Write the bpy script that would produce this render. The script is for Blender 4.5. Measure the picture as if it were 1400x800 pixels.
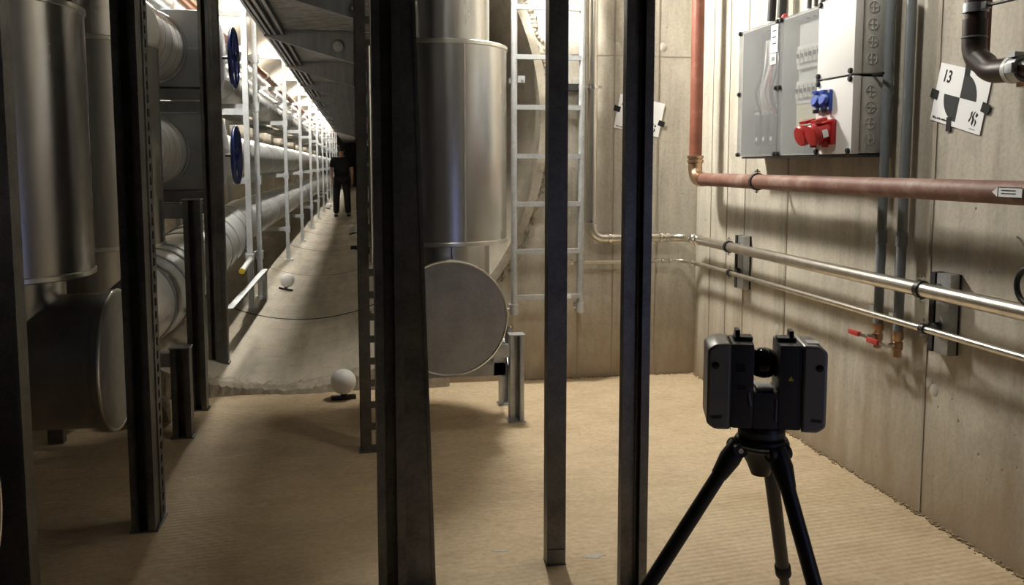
import bpy, bmesh, math, random
from mathutils import Vector, Matrix
PI = math.pi
R = math.radians
scn = bpy.context.scene
for o in list(bpy.data.objects): bpy.data.objects.remove(o)
COL = scn.collection
random.seed(7)

# ------------------------------------------------------------------ camera
cam_d = bpy.data.cameras.new('camera'); cam = bpy.data.objects.new('camera', cam_d); COL.objects.link(cam)
cam.location = (0, 0, 1.35)
pitch, yaw = R(5.474), R(9.882)
cam.rotation_euler = (PI/2 - pitch, 0, -yaw)
cam_d.sensor_width = 36; cam_d.lens = 36*1200/1400; cam_d.shift_y = -60/1400; cam_d.clip_start = .02
scn.camera = cam
# ------------------------------------------------------------------ world, view
w = bpy.data.worlds.new('world'); scn.world = w; w.use_nodes = True
w.node_tree.nodes['Background'].inputs[0].default_value = (.8, .85, 1, 1)
w.node_tree.nodes['Background'].inputs[1].default_value = .015
scn.view_settings.view_transform = 'Standard'; scn.view_settings.look = 'None'
scn.view_settings.gamma = 1; scn.view_settings.use_curve_mapping = False
scn.view_settings.exposure = 0.12
# lamp settings (the fixtures themselves are built further down)
FLOOD_POS, FLOOD_DIR, FLOOD = (.84, 4.98, 2.86), (.62, -.36, -.70), 410.0     # hung beside the right duct, aimed at the room
FLOOD2_POS, FLOOD2_DIR, FLOOD2 = (.98, 2.95, 3.0), (.85, .22, -.50), 92.0   # hung over the middle, aimed at the right wall
TUNNEL_LAMP = 250.0
WORK_LAMP = 22.0

# ------------------------------------------------------------------ materials
def mat(name, color, rough=.5, metal=0., **kw):
    m = bpy.data.materials.new(name); m.use_nodes = True
    b = m.node_tree.nodes['Principled BSDF']
    b.inputs['Base Color'].default_value = (*color, 1); b.inputs['Roughness'].default_value = rough
    b.inputs['Metallic'].default_value = metal
    for k, v in kw.items(): b.inputs[k.replace('_', ' ')].default_value = v
    return m
def N(m, typ, **kw):
    n = m.node_tree.nodes.new(typ)
    for k, v in kw.items():
        if k in n.inputs: n.inputs[k].default_value = v
        else: setattr(n, k, v)
    return n
def L(m, a, b): m.node_tree.links.new(a, b)
def coords(m, scale=(1, 1, 1), rot=(0, 0, 0), kind='Object'):
    t = N(m, 'ShaderNodeTexCoord'); p = N(m, 'ShaderNodeMapping')
    p.inputs['Scale'].default_value = scale; p.inputs['Rotation'].default_value = rot
    L(m, t.outputs[kind], p.inputs[0]); return p.outputs[0]
def noise(m, vec, scale, detail=4, rough=.55):
    n = N(m, 'ShaderNodeTexNoise'); n.inputs['Scale'].default_value = scale
    n.inputs['Detail'].default_value = detail; n.inputs['Roughness'].default_value = rough
    L(m, vec, n.inputs['Vector']); return n.outputs['Fac']
def ramp(m, fac, stops):
    r = N(m, 'ShaderNodeValToRGB'); e = r.color_ramp.elements
    while len(e) < len(stops): e.new(.5)
    for i, (p, c) in enumerate(stops):
        e[i].position = p; e[i].color = (*c, 1) if len(c) == 3 else c
    L(m, fac, r.inputs[0]); return r.outputs[0]
def mixc(m, fac, a, b, mode='MIX'):
    n = N(m, 'ShaderNodeMix', data_type='RGBA', blend_type=mode)
    if isinstance(fac, (int, float)): n.inputs[0].default_value = fac
    else: L(m, fac, n.inputs[0])
    for i, v in ((6, a), (7, b)):
        if isinstance(v, tuple): n.inputs[i].default_value = (*v, 1)
        else: L(m, v, n.inputs[i])
    return n.outputs[2]
def mth(m, op, a, b=0.):
    n = N(m, 'ShaderNodeMath', operation=op)
    for i, v in ((0, a), (1, b)):
        if isinstance(v, (int, float)): n.inputs[i].default_value = v
        else: L(m, v, n.inputs[i])
    return n.outputs[0]
def bump(m, h, strength=.3, dist=.01):
    b = N(m, 'ShaderNodeBump'); b.inputs['Strength'].default_value = strength; b.inputs['Distance'].default_value = dist
    L(m, h, b.inputs['Height']); L(m, b.outputs[0], m.node_tree.nodes['Principled BSDF'].inputs['Normal'])
def BS(m): return m.node_tree.nodes['Principled BSDF'].inputs
G3 = lambda v: (v, v, v)

def concrete(name, dark, light, streak=(1, 1, .12), stain=(.30, .22, .13), rough=.85, low=True):
    m = mat(name, light, rough)
    c1 = coords(m, streak); c2 = coords(m)
    s = noise(m, c1, 9, 5, .6); big = noise(m, c2, 1.3, 5, .6); fine = noise(m, c2, 60, 3, .6)
    base = ramp(m, big, [(.33, dark), (.64, light)])
    base = mixc(m, .5, base, ramp(m, s, [(.36, tuple(x*.8 for x in dark)), (.58, light)]))
    base = mixc(m, .16, base, ramp(m, fine, [(.34, tuple(x*.55 for x in dark)), (.56, light)]))
    med = noise(m, coords(m, (1, 1, .6)), 7, 6, .7)
    base = mixc(m, ramp(m, med, [(.52, G3(0)), (.70, G3(.42))]), base, tuple(x*.72 for x in dark))
    vo = N(m, 'ShaderNodeTexVoronoi', feature='F1'); vo.inputs['Scale'].default_value = 13; L(m, c2, vo.inputs['Vector'])
    gate = ramp(m, noise(m, c2, 4, 2), [(.56, G3(0)), (.66, G3(1))])
    pore = mth(m, 'MULTIPLY', ramp(m, vo.outputs['Distance'], [(.05, G3(1)), (.11, G3(0))]), gate)
    base = mixc(m, mth(m, 'MULTIPLY', pore, .55), base, (.10, .08, .055))
    if low:     # dirt and splash stains near the floor
        sp = N(m, 'ShaderNodeSeparateXYZ'); L(m, c2, sp.inputs[0])
        wob = mth(m, 'ADD', sp.outputs[2], mth(m, 'MULTIPLY', mth(m, 'SUBTRACT', noise(m, coords(m, (1, 1, .3)), 5, 5, .7), .5), 1.1))
        f = ramp(m, wob, [(.0, G3(.75)), (.55, G3(0))])
        base = mixc(m, f, base, stain)
    L(m, base, BS(m)['Base Color'])
    h = mth(m, 'ADD', mth(m, 'MULTIPLY', s, .5), mth(m, 'ADD', mth(m, 'MULTIPLY', fine, .35), mth(m, 'MULTIPLY', pore, -1.0)))
    bump(m, h, .45, .006)
    return m
M = {}
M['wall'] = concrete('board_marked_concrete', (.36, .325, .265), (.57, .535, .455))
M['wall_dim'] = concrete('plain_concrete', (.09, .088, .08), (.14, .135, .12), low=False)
M['bore'] = concrete('tunnel_concrete', (.32, .285, .22), (.50, .45, .36), streak=(1, .12, 1), low=False)
M['mortar'] = concrete('rough_mortar', (.24, .20, .15), (.44, .39, .31), streak=(1, 1, 1), low=False)

def floor_mat():
    m = mat('combed_screed', (.5, .4, .27), .8)
    c = coords(m)
    big = noise(m, c, 1.1, 6, .62); fine = noise(m, c, 45, 5, .65); grain = noise(m, coords(m, (.75, 1, 1)), 34, 5, .7)
    base = ramp(m, big, [(.30, (.38, .285, .18)), (.5, (.57, .445, .285)), (.68, (.66, .54, .37))])
    base = mixc(m, .33, base, ramp(m, grain, [(.32, (.36, .275, .175)), (.58, (.68, .545, .365))]))
    base = mixc(m, .22, base, ramp(m, fine, [(.35, (.30, .21, .12)), (.55, (.68, .53, .33))]))
    blot = ramp(m, noise(m, coords(m, (1, 1.6, 1)), 3.6, 7, .72), [(.47, G3(0)), (.68, G3(.5))])
    base = mixc(m, blot, base, (.36, .26, .155))
    pale = ramp(m, noise(m, coords(m, (1, 2.5, 1), (0, 0, .3)), 6.5, 6, .7), [(.56, G3(0)), (.70, G3(.45))])
    base = mixc(m, pale, base, (.74, .63, .45))
    paint = ramp(m, noise(m, coords(m, (1, 2.2, 1)), 2.3, 4, .7), [(.70, G3(0)), (.76, G3(.6))])
    base = mixc(m, paint, base, (.62, .57, .48))
    L(m, base, BS(m)['Base Color'])
    wv = N(m, 'ShaderNodeTexWave', bands_direction='Y'); L(m, coords(m, (1, 1, 1), (0, 0, R(-7))), wv.inputs['Vector'])
    wv.inputs['Scale'].default_value = 11; wv.inputs['Distortion'].default_value = 1.0; wv.inputs['Detail'].default_value = 3; wv.inputs['Detail Scale'].default_value = 1.5
    wv2 = N(m, 'ShaderNodeTexWave', bands_direction='Y'); L(m, coords(m, (1, 1, 1), (0, 0, R(38))), wv2.inputs['Vector'])
    wv2.inputs['Scale'].default_value = 7; wv2.inputs['Distortion'].default_value = 2.5; wv2.inputs['Detail'].default_value = 2
    a = ramp(m, noise(m, c, .8, 3), [(.40, G3(0)), (.56, G3(1))])
    a2 = ramp(m, noise(m, coords(m, (1, 1, 1), (.3, .2, 1)), 1.1, 3), [(.55, G3(0)), (.65, G3(.8))])
    h = mth(m, 'ADD', mth(m, 'MULTIPLY', wv.outputs['Fac'], a), mth(m, 'MULTIPLY', wv2.outputs['Fac'], a2))
    h = mth(m, 'ADD', mth(m, 'MULTIPLY', h, .42), mth(m, 'ADD', mth(m, 'MULTIPLY', fine, .45), mth(m, 'MULTIPLY', grain, .35)))
    bump(m, h, .5, .008)
    return m
M['floor'] = floor_mat()

def metal(name, lo, hi, rough, streak=(1, 1, .03), scale=14, metalness=1., spangle=False, rvar=.06):
    m = mat(name, hi, rough, metalness)
    v = coords(m, streak)
    if spangle:
        vo = N(m, 'ShaderNodeTexVoronoi'); vo.inputs['Scale'].default_value = 140; L(m, coords(m), vo.inputs['Vector'])
        s = N(m, 'ShaderNodeSeparateColor'); L(m, vo.outputs['Color'], s.inputs[0])
        fac = mth(m, 'ADD', mth(m, 'MULTIPLY', s.outputs[0], .12), mth(m, 'MULTIPLY', noise(m, coords(m), 7, 5, .65), .88))
    else:
        fac = mth(m, 'ADD', mth(m, 'MULTIPLY', noise(m, v, scale, 4), .6), mth(m, 'MULTIPLY', noise(m, coords(m), 5, 5, .65), .4))
    L(m, ramp(m, fac, [(.32, lo), (.66, hi)]), BS(m)['Base Color'])
    rr = N(m, 'ShaderNodeMapRange'); L(m, fac, rr.inputs[0]); rr.inputs[3].default_value = rough+rvar; rr.inputs[4].default_value = max(.05, rough-rvar)
    L(m, rr.outputs[0], BS(m)['Roughness'])
    return m
M['duct'] = metal('brushed_duct_sheet', (.52, .52, .515), (.60, .60, .59), .27, rvar=.015)
M['duct_dull'] = metal('dull_duct_sheet', (.30, .30, .295), (.42, .42, .41), .45)
M['cap'] = metal('galvanised_cap_sheet', (.34, .35, .36), (.46, .47, .48), .5, spangle=True)
M['rim'] = metal('bright_rim', (.7, .7, .68), (.85, .85, .82), .3)
M['clad'] = metal('crumpled_cladding', (.62, .62, .60), (.84, .84, .82), .36, streak=(1, 1, 1), scale=3, metalness=.62)
def crumple(m):
    c = coords(m, (1, 1, 1)); bump(m, noise(m, c, 4.5, 3, .5), .35, .05)
crumple(M['clad'])
M['grey_jacket'] = metal('grey_foil_jacket', (.34, .37, .40), (.46, .50, .53), .42, streak=(1, 1, 1), scale=3, metalness=.45)
M['galv'] = metal('galvanised_steel', (.36, .38, .40), (.56, .58, .60), .48, spangle=True, metalness=.9)
M['galv_bright'] = metal('light_galvanised_tube', (.42, .44, .45), (.62, .64, .66), .5, spangle=True, metalness=.6)
M['post'] = metal('shaded_strut_steel', (.13, .13, .128), (.24, .24, .235), .45, metalness=.9, spangle=True)  # galvanised struts, colour darkened for the shade on faces turned from the lamps
M['beam'] = metal('dark_steel_bracket', (.20, .21, .22), (.32, .33, .34), .5, metalness=.75)
M['deck'] = metal('deck_sheet', (.24, .24, .23), (.42, .41, .39), .5, metalness=.6)
M['steel'] = metal('stainless_pipe', (.50, .47, .42), (.72, .69, .64), .3, metalness=.95)
M['bright'] = mat('zinc_plated', (.75, .74, .70), .25, 1.)
def rusty():
    m = mat('red_brown_pipe', (.2, .08, .05), .5)
    f = noise(m, coords(m), 6, 6, .65)
    L(m, ramp(m, f, [(.3, (.15, .045, .025)), (.55, (.21, .07, .042)), (.75, (.28, .14, .10))]), BS(m)['Base Color'])
    return m
M['redpipe'] = rusty()
def dusty():
    m = mat('dusty_red_pipe', (.3, .16, .12), .6)
    f = noise(m, coords(m), 5, 6, .7)
    L(m, ramp(m, f, [(.32, (.14, .055, .038)), (.5, (.20, .098, .072)), (.68, (.34, .25, .21))]), BS(m)['Base Color'])
    return m
M['redpipe2'] = dusty()
M['brass'] = metal('copper_fitting', (.42, .26, .16), (.60, .42, .28), .35)
M['brownpipe'] = mat('dark_brown_drain', (.035, .02, .016), .42)
M['conduit'] = mat('blue_grey_conduit', (.19, .21, .23), .45)
M['black'] = mat('black_plastic', (.012, .012, .013), .42)
M['rubber'] = mat('black_rubber', (.015, .015, .015), .7)
M['charcoal'] = mat('charcoal_plastic', (.045, .045, .048), .45)
M['silver'] = mat('silver_plastic', (.24, .235, .22), .4, .25)
M['gloss'] = mat('glossy_black', (.006, .006, .008), .08)
M['ball'] = mat('matt_white_ball', (.82, .82, .80), .45)
M['boxgrey'] = mat('light_grey_plastic', (.62, .63, .62), .45)
M['boxside'] = mat('grey_plastic', (.60, .60, .56), .5)
M['white'] = mat('white_plastic', (.72, .72, .71), .45)
M['paper'] = mat('white_paper', (.86, .87, .89), .6)
M['paper_dark'] = mat('printed_dark_grey', (.022, .023, .026), .8)
M['yellow_paper'] = mat('pale_yellow_card', (.72, .70, .50), .6)
M['ink'] = mat('black_ink', (.008, .008, .009), .85)
M['blue'] = mat('blue_plastic', (.02, .07, .38), .35)
M['bluewheel'] = mat('blue_enamel', (.015, .03, .16), .22)
M['red'] = mat('red_plastic', (.42, .02, .02), .35)
M['redlever'] = mat('red_lever_grip', (.48, .05, .04), .5)
M['yellow'] = mat('yellow_mark', (.75, .55, .05), .5)
M['recess_shade'] = mat('dark_recess', (.02, .02, .02), .8)  # near-black standing in for the shade inside the strut channels
M['copper'] = mat('orange_copper_tube', (.55, .25, .12), .4, .6)
M['skin'] = mat('skin', (.50, .30, .22), .55)
M['hair'] = mat('dark_hair', (.02, .016, .013), .6)
M['tshirt'] = mat('black_cotton', (.006, .006, .007), .9)
M['trousers'] = mat('black_work_trousers', (.010, .010, .012), .85)
M['dirt'] = mat('brown_dirt', (.27, .20, .12), .95)
M['inner'] = mat('dim_grey_plate', (.17, .175, .18), .6)
M['plug'] = mat('grout_plug', (.50, .48, .43), .9)
M['seam'] = mat('seam_grout', (.34, .30, .24), .9)
def clear(name, tint, haze):
    m = bpy.data.materials.new(name); m.use_nodes = True; nt = m.node_tree
    b = nt.nodes['Principled BSDF']; b.inputs['Base Color'].default_value = (*tint, 1); b.inputs['Roughness'].default_value = .12
    b.inputs['Alpha'].default_value = haze
    return m
M['cover'] = clear('clear_polycarbonate_cover', (.34, .35, .36), .30)
def emit(name, col, s):
    m = bpy.data.materials.new(name); m.use_nodes = True; nt = m.node_tree
    for n in list(nt.nodes):
        if n.type != 'OUTPUT_MATERIAL': nt.nodes.remove(n)
    e = nt.nodes.new('ShaderNodeEmission'); e.inputs[0].default_value = (*col, 1); e.inputs[1].default_value = s
    nt.links.new(e.outputs[0], nt.nodes['Material Output'].inputs[0]); return m

# ------------------------------------------------------------------ mesh helpers
def V(*a): return Vector(a)
class MB:
    def __init__(s): s.v = []; s.f = []
    def add(s, vs, fs):
        k = len(s.v); s.v += [tuple(v) for v in vs]; s.f += [tuple(i+k for i in f) for f in fs]; return s
    def box(s, c, size, rot=None, bev=0):
        c = Vector(c); hx, hy, hz = (x/2 for x in size)
        if bev:
            bm = bmesh.new(); bmesh.ops.create_cube(bm, size=1)
            for v in bm.verts: v.co = Vector((v.co.x*size[0], v.co.y*size[1], v.co.z*size[2]))
            bmesh.ops.bevel(bm, geom=list(bm.edges), offset=bev, segments=2, affect='EDGES', profile=.7)
            bm.verts.ensure_lookup_table(); bm.verts.index_update()
            vs = [v.co.copy() for v in bm.verts]; fs = [[v.index for v in f.verts] for f in bm.faces]; bm.free()
        else:
            vs = [Vector((x, y, z)) for x in (-hx, hx) for y in (-hy, hy) for z in (-hz, hz)]
            fs = [(0, 1, 3, 2), (4, 6, 7, 5), (0, 4, 5, 1), (2, 3, 7, 6), (0, 2, 6, 4), (1, 5, 7, 3)]
        if rot is not None: vs = [rot @ v for v in vs]
        return s.add([c+v for v in vs], fs)
    def bb(s, x0, x1, y0, y1, z0, z1, bev=0): return s.box(((x0+x1)/2, (y0+y1)/2, (z0+z1)/2), (x1-x0, y1-y0, z1-z0), bev=bev)
    def prism(s, poly, z0, z1, M4=None):
        n = len(poly); vs = [Vector((x, y, z)) for z in (z0, z1) for x, y in poly]
        if M4 is not None: vs = [M4 @ v for v in vs]
        fs = [(i, (i+1) % n, n+(i+1) % n, n+i) for i in range(n)] + [tuple(range(n-1, -1, -1)), tuple(range(n, 2*n))]
        return s.add(vs, fs)
    def sweep(s, pts, r, seg=16, cap=True, closed=False):
        pts = [Vector(p) for p in pts]; n = len(pts)
        rs = r if isinstance(r, (list, tuple)) else [r]*n
        up = None; rings = []
        for i, p in enumerate(pts):
            if closed: t = (pts[(i+1) % n]-pts[i-1])
            else: t = (pts[min(i+1, n-1)]-pts[max(i-1, 0)])
            t.normalize()
            if up is None:
                up = Vector((0, 0, 1)) if abs(t.z) < .9 else Vector((1, 0, 0))
            up = (up - t*up.dot(t)).normalized(); sd = t.cross(up)
            rings.append([p + (up*math.cos(a)+sd*math.sin(a))*rs[i] for a in (2*PI*k/seg for k in range(seg))])
        vs = [v for rg in rings for v in rg]; fs = []
        for i in range(n if closed else n-1):
            a = i*seg; b = ((i+1) % n)*seg
            for k in range(seg): fs.append((a+k, b+k, b+(k+1) % seg, a+(k+1) % seg))
        if cap and not closed: fs += [tuple(range(seg)), tuple(range(n*seg-1, (n-1)*seg-1, -1))]
        return s.add(vs, fs)
    def cyl(s, p0, p1, r, r1=None, seg=20, cap=True): return s.sweep([p0, p1], [r, r if r1 is None else r1], seg, cap)
    def lathe(s, prof, o, axis, seg=32):      # prof: (radius, distance along axis)
        o = Vector(o); t = Vector(axis).normalized(); up = Vector((0, 0, 1)) if abs(t.z) < .9 else Vector((1, 0, 0))
        up = (up - t*up.dot(t)).normalized(); sd = t.cross(up)
        vs = []; fs = []; n = len(prof)
        for r, d in prof:
            r = max(r, 1e-4)
            for k in range(seg):
                a = 2*PI*k/seg; vs.append(o+t*d+(up*math.cos(a)+sd*math.sin(a))*r)
        for i in range(n-1):
            for k in range(seg): fs.append((i*seg+k, (i+1)*seg+k, (i+1)*seg+(k+1) % seg, i*seg+(k+1) % seg))
        fs += [tuple(range(seg)), tuple(range(n*seg-1, (n-1)*seg-1, -1))]
        return s.add(vs, fs)
    def ring(s, c, axis, Rr, r, seg=40, rs=8, a0=0, a1=2*PI):
        c = Vector(c); t = Vector(axis).normalized(); up = Vector((0, 0, 1)) if abs(t.z) < .9 else Vector((1, 0, 0))
        up = (up - t*up.dot(t)).normalized(); sd = t.cross(up)
        full = abs(a1-a0-2*PI) < 1e-6
        k = seg if full else seg+1
        return s.sweep([c+(up*math.cos(a)+sd*math.sin(a))*Rr for a in (a0+(a1-a0)*i/seg for i in range(k))], r, rs, closed=full)
    def band(s, c, axis, ri, ro, wd, seg=40):  # flat hoop
        return s.lathe_open([(ri, -wd/2), (ro, -wd/2), (ro, wd/2), (ri, wd/2)], c, axis, seg)
    def lathe_open(s, prof, o, axis, seg=40):  # closed profile loop, e.g. a hoop
        o = Vector(o); t = Vector(axis).normalized(); up = Vector((0, 0, 1)) if abs(t.z) < .9 else Vector((1, 0, 0))
        up = (up - t*up.dot(t)).normalized(); sd = t.cross(up); n = len(prof); vs = []; fs = []
        for r, d in prof:
            for k in range(seg):
                a = 2*PI*k/seg; vs.append(o+t*d+(up*math.cos(a)+sd*math.sin(a))*r)
        for i in range(n):
            j = (i+1) % n
            for k in range(seg): fs.append((i*seg+k, j*seg+k, j*seg+(k+1) % seg, i*seg+(k+1) % seg))
        return s.add(vs, fs)
    def ball(s, c, r, seg=24, rings=14, sc=(1, 1, 1)):
        c = Vector(c); vs = []; fs = []
        for i in range(rings+1):
            th = PI*i/rings
            for k in range(seg):
                a = 2*PI*k/seg; q = max(math.sin(th), 1e-3)
                vs.append(c+Vector((r*sc[0]*q*math.cos(a), r*sc[1]*q*math.sin(a), r*sc[2]*math.cos(th))))
        for i in range(rings):
            for k in range(seg): fs.append((i*seg+k, (i+1)*seg+k, (i+1)*seg+(k+1) % seg, i*seg+(k+1) % seg))
        fs += [tuple(range(seg-1, -1, -1)), tuple(range(rings*seg, (rings+1)*seg))]
        return s.add(vs, fs)
    def slotplate(s, x, y0, y1, z0, z1, t, pitch, slen, axis='x'):   # plate normal to x (or y) with a row of slots
        wd = (y1-y0); sw = wd*.34; a0, a1 = y0, y0+(wd-sw)/2; b0, b1 = y1-(wd-sw)/2, y1
        def bx(u0, u1, q0, q1):
            if axis == 'x': s.bb(x-t/2, x+t/2, u0, u1, q0, q1)
            else: s.bb(u0, u1, x-t/2, x+t/2, q0, q1)
        bx(a0, a1, z0, z1); bx(b0, b1, z0, z1); z = z0
        while z < z1: bx(a1, b0, z, min(z+pitch-slen, z1)); z += pitch
        return s
    def build(s, name, material, parent=None, loc=None, smooth=True, world=True):
        """world=True: the vertices are scene coordinates; they are stored relative to the parent (or loc)."""
        org = ORG.get(parent.name, Vector()) if (parent is not None and world) else Vector()
        own = Vector(loc) if loc is not None else Vector()
        off = (org+own) if parent is not None else own
        me = bpy.data.meshes.new(name)
        vs = [tuple(Vector(v)-off) for v in s.v] if world else s.v
        me.from_pydata(vs, [], s.f)
        bm = bmesh.new(); bm.from_mesh(me); bmesh.ops.recalc_face_normals(bm, faces=bm.faces); bm.to_mesh(me); bm.free()
        if smooth:
            for p in me.polygons: p.use_smooth = True
            me.set_sharp_from_angle(angle=R(38))
        me.materials.append(material)
        return link(name, me, parent, own, org+own)
ORG = {}
def link(name, me, parent=None, loc=Vector(), org=Vector()):
    o = bpy.data.objects.new(name, me); COL.objects.link(o); o.parent = parent; o.location = loc; ORG[o.name] = Vector(org); return o
def tag(o, label, cat, group=None):
    o['label'] = label; o['category'] = cat
    if group: o['group'] = group
    return o
def thing(name, label, cat, loc=(0, 0, 0), group=None, rot=None):
    o = bpy.data.objects.new(name, None); COL.objects.link(o); o.location = loc; o.empty_display_size = .1
    if rot: o.rotation_euler = rot
    ORG[o.name] = Vector(loc); return tag(o, label, cat, group)
def struct(o): o['kind'] = 'structure'; return o
def stuff(o): o['kind'] = 'stuff'; return o
KIDS = {}
def dup(root, loc, label, group=None):
    def cp(o, par):
        c = o.copy(); COL.objects.link(c); c.parent = par
        for ch in list(o.children): cp(ch, c)
        return c
    r = cp(root, None); r.location = loc; r['label'] = label
    if group: r['group'] = group
    ORG[r.name] = Vector(loc); return r
def text(body, size, material, parent, mtx, name, extr=.0004, sx=1., shear=0., bold=0.):
    cu = bpy.data.curves.new(name, 'FONT'); cu.body = body; cu.size = size; cu.extrude = extr; cu.shear = shear; cu.offset = bold
    cu.align_x = 'CENTER'; cu.align_y = 'CENTER'; cu.resolution_u = 3
    t = bpy.data.objects.new('tmp', cu); COL.objects.link(t)
    me = bpy.data.meshes.new_from_object(t.evaluated_get(bpy.context.evaluated_depsgraph_get()))
    bpy.data.objects.remove(t); me.name = name
    me.materials.clear(); me.materials.append(material)
    o = link(name, me, parent); o.matrix_local = mtx @ Matrix.Diagonal((sx, 1, 1, 1)); return o
T = Matrix.Translation
def arc(c, r, u, v, a0, a1, n=8):
    c, u, v = Vector(c), Vector(u), Vector(v)
    return [c+u*r*math.cos(a0+(a1-a0)*i/n)+v*r*math.sin(a0+(a1-a0)*i/n) for i in range(n+1)]

# ================================================================== SETTING
XR, YB, HC, XL, YF = 2.13, 5.33, 3.4, -3.2, -2.6     # right wall, back wall, ceiling, left wall, wall behind the camera
BX, BZ, BR = -.47, 1.61, 1.57                        # tunnel bore: axis and radius
TEND = 52
floor = struct(MB().bb(XL-.2, XR+.2, YF-.2, YB+.2, -.2, 0).build('floor', M['floor'], smooth=False))
wr = struct(MB().bb(XR, XR+.3, YF-.2, YB+.3, -.2, HC+.2).build('wall_right', M['wall'], smooth=False))
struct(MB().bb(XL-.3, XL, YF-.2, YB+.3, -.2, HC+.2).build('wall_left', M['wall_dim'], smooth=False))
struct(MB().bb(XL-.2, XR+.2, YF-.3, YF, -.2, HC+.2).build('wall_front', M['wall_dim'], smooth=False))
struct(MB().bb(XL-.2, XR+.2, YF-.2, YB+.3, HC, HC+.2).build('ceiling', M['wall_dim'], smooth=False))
# back wall with the round opening of the bore
def back_wall():
    mb = MB(); n = 96; ro = BR+.05
    x0, x1, z0, z1 = XL-.2, XR+.05, -.2, HC+.1
    def outer(a):
        dx, dz = math.cos(a), math.sin(a); t = 1e9
        if dx > 1e-9: t = min(t, (x1-BX)/dx)
        if dx < -1e-9: t = min(t, (x0-BX)/dx)
        if dz > 1e-9: t = min(t, (z1-BZ)/dz)
        if dz < -1e-9: t = min(t, (z0-BZ)/dz)
        return BX+dx*t, BZ+dz*t
    A = [2*PI*k/n for k in range(n)] + [math.atan2(z-BZ, x-BX) % (2*PI) for x in (x0, x1) for z in (z0, z1)]
    A.sort(); n = len(A)
    for y in (YB, YB+.3):
        mb.v += [(BX+ro*math.cos(a), y, BZ+ro*math.sin(a)) for a in A] + [(outer(a)[0], y, outer(a)[1]) for a in A]
    for k in range(n):
        j = (k+1) % n
        mb.f += [(k, j, n+j, n+k), (2*n+k, 3*n+k, 3*n+j, 2*n+j), (k, 2*n+k, 2*n+j, j)]
    return mb
wb = struct(back_wall().build('wall_back', M['wall'], smooth=False))
# tunnel bore, a thick concrete pipe that stands a little proud of the wall
bore = struct(MB().lathe_open([(BR, -.03), (BR, TEND-YB), (BR+.05, TEND-YB), (BR+.05, -.03)], (BX, YB, BZ), (0, 1, 0), 96).build('wall_tunnel', M['bore']))
for i in range(12):                                   # black rubber joints between the pipe sections
    y = 7.55+3.0*i
    MB().lathe_open([(BR-.004, -.011), (BR+.01, -.011), (BR+.01, .011), (BR-.004, .011)], (BX, y, BZ), (0, 1, 0), 96).build('joint_seal', M['rubber'] if i == 0 else M['seam'], bore)
struct(MB().lathe([(BR+.1, 0), (BR+.1, .1)], (BX, TEND, BZ), (0, 1, 0), 64).build('wall_tunnel_end', M['wall_dim']))
# rough broken mortar round the opening
def mortar():
    mb = MB(); random.seed(3)
    for k in range(420):
        a = 2*PI*k/420
        if math.sin(a) < -.96 and False: continue
        rr = BR+.055+random.uniform(-.008, .035); s = random.uniform(.006, .022)
        c = Vector((BX+rr*math.cos(a), YB-.005, BZ+rr*math.sin(a)))
        if c.z < -.02: continue
        mb.ball(c, s, 7, 5, (1, .6, 1))
    return mb
stuff(mortar().build('mortar_lumps', M['mortar'], wb, smooth=False))
def lip():
    mb = MB(); random.seed(5); n = 90; ring = []
    prof = [(-.10, .002), (-.085, .03), (-.05, .05), (.0, .052), (.06, .045)]
    for i in range(n+1):
        x = BX-1.0+2.0*i/n; zb = BZ-math.sqrt(BR*BR-(x-BX)**2)
        for j, (dy, dz) in enumerate(prof):
            e = random.uniform(-.008, .008)
            z = (zb-.045+dz+e) if j else min(zb-.06, 0)
            mb.v.append((x+random.uniform(-.004, .004), YB+dy+e+.02*math.sin(i*.22), max(z, -.02)))
    for i in range(n):
        for j in range(4):
            a = i*5+j; mb.f.append((a, a+5, a+6, a+1))
    return mb
lip().build('mortar_lip', M['mortar'], bore, smooth=False)
# wall furniture of the concrete itself: formwork seams and grout plugs
for x in (1.575, 1.856, 1.35): MB().bb(x-.004, x+.004, YB-.004, YB+.01, .0, HC).build('formwork_seam', M['seam'], wb, smooth=False)
MB().bb(1.30, 2.13, YB-.002, YB+.01, 2.02, 2.026).build('formwork_seam', M['seam'], wb, smooth=False)
for x, z in ((1.585, 2.08), (1.885, 2.08), (1.40, .50), (1.54, .50), (1.845, .495), (.99, .5)):
    MB().lathe([(.026, 0), (.026, .0045), (.023, .006)], (x, YB+.004, z), (0, -1, 0), 20).build('grout_plug', M['plug'], wb)
for y, wd in ((2.985, .014), (4.13, .02), (4.62, .006), (4.86, .006), (5.1, .005)):
    MB().bb(XR-.004, XR+.01, y-wd/2, y+wd/2, 0, HC).build('formwork_seam', M['seam'], wr, smooth=False)
for y, z in ((2.965, .52), (2.93, .50), (4.2, .5), (4.45, 2.25)):
    MB().lathe([(.024, 0), (.024, .0045), (.021, .006)], (XR+.004, y, z), (-1, 0, 0), 20).build('grout_plug', M['plug'], wr)
def crumbs():
    mb = MB(); random.seed(11)
    for k in range(1100):
        y = random.uniform(1.9, 5.3); s = random.uniform(.002, .006)*(1.4 if random.random() < .15 else 1)
        mb.box((XR-abs(random.gauss(0, .010))-.004, y, s*.4), (s*1.6, s*1.6, s), Matrix.Rotation(random.uniform(0, 3), 3, 'Z'))
    for k in range(300):
        x = random.uniform(.85, 2.1); s = random.uniform(.002, .006)
        mb.box((x, YB-abs(random.gauss(0, .009))-.004, s*.4), (s*1.6, s*1.6, s), Matrix.Rotation(random.uniform(0, 3), 3, 'Z'))
    return mb
stuff(crumbs().build('mortar_crumbs', M['dirt'], floor, smooth=False))
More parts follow.
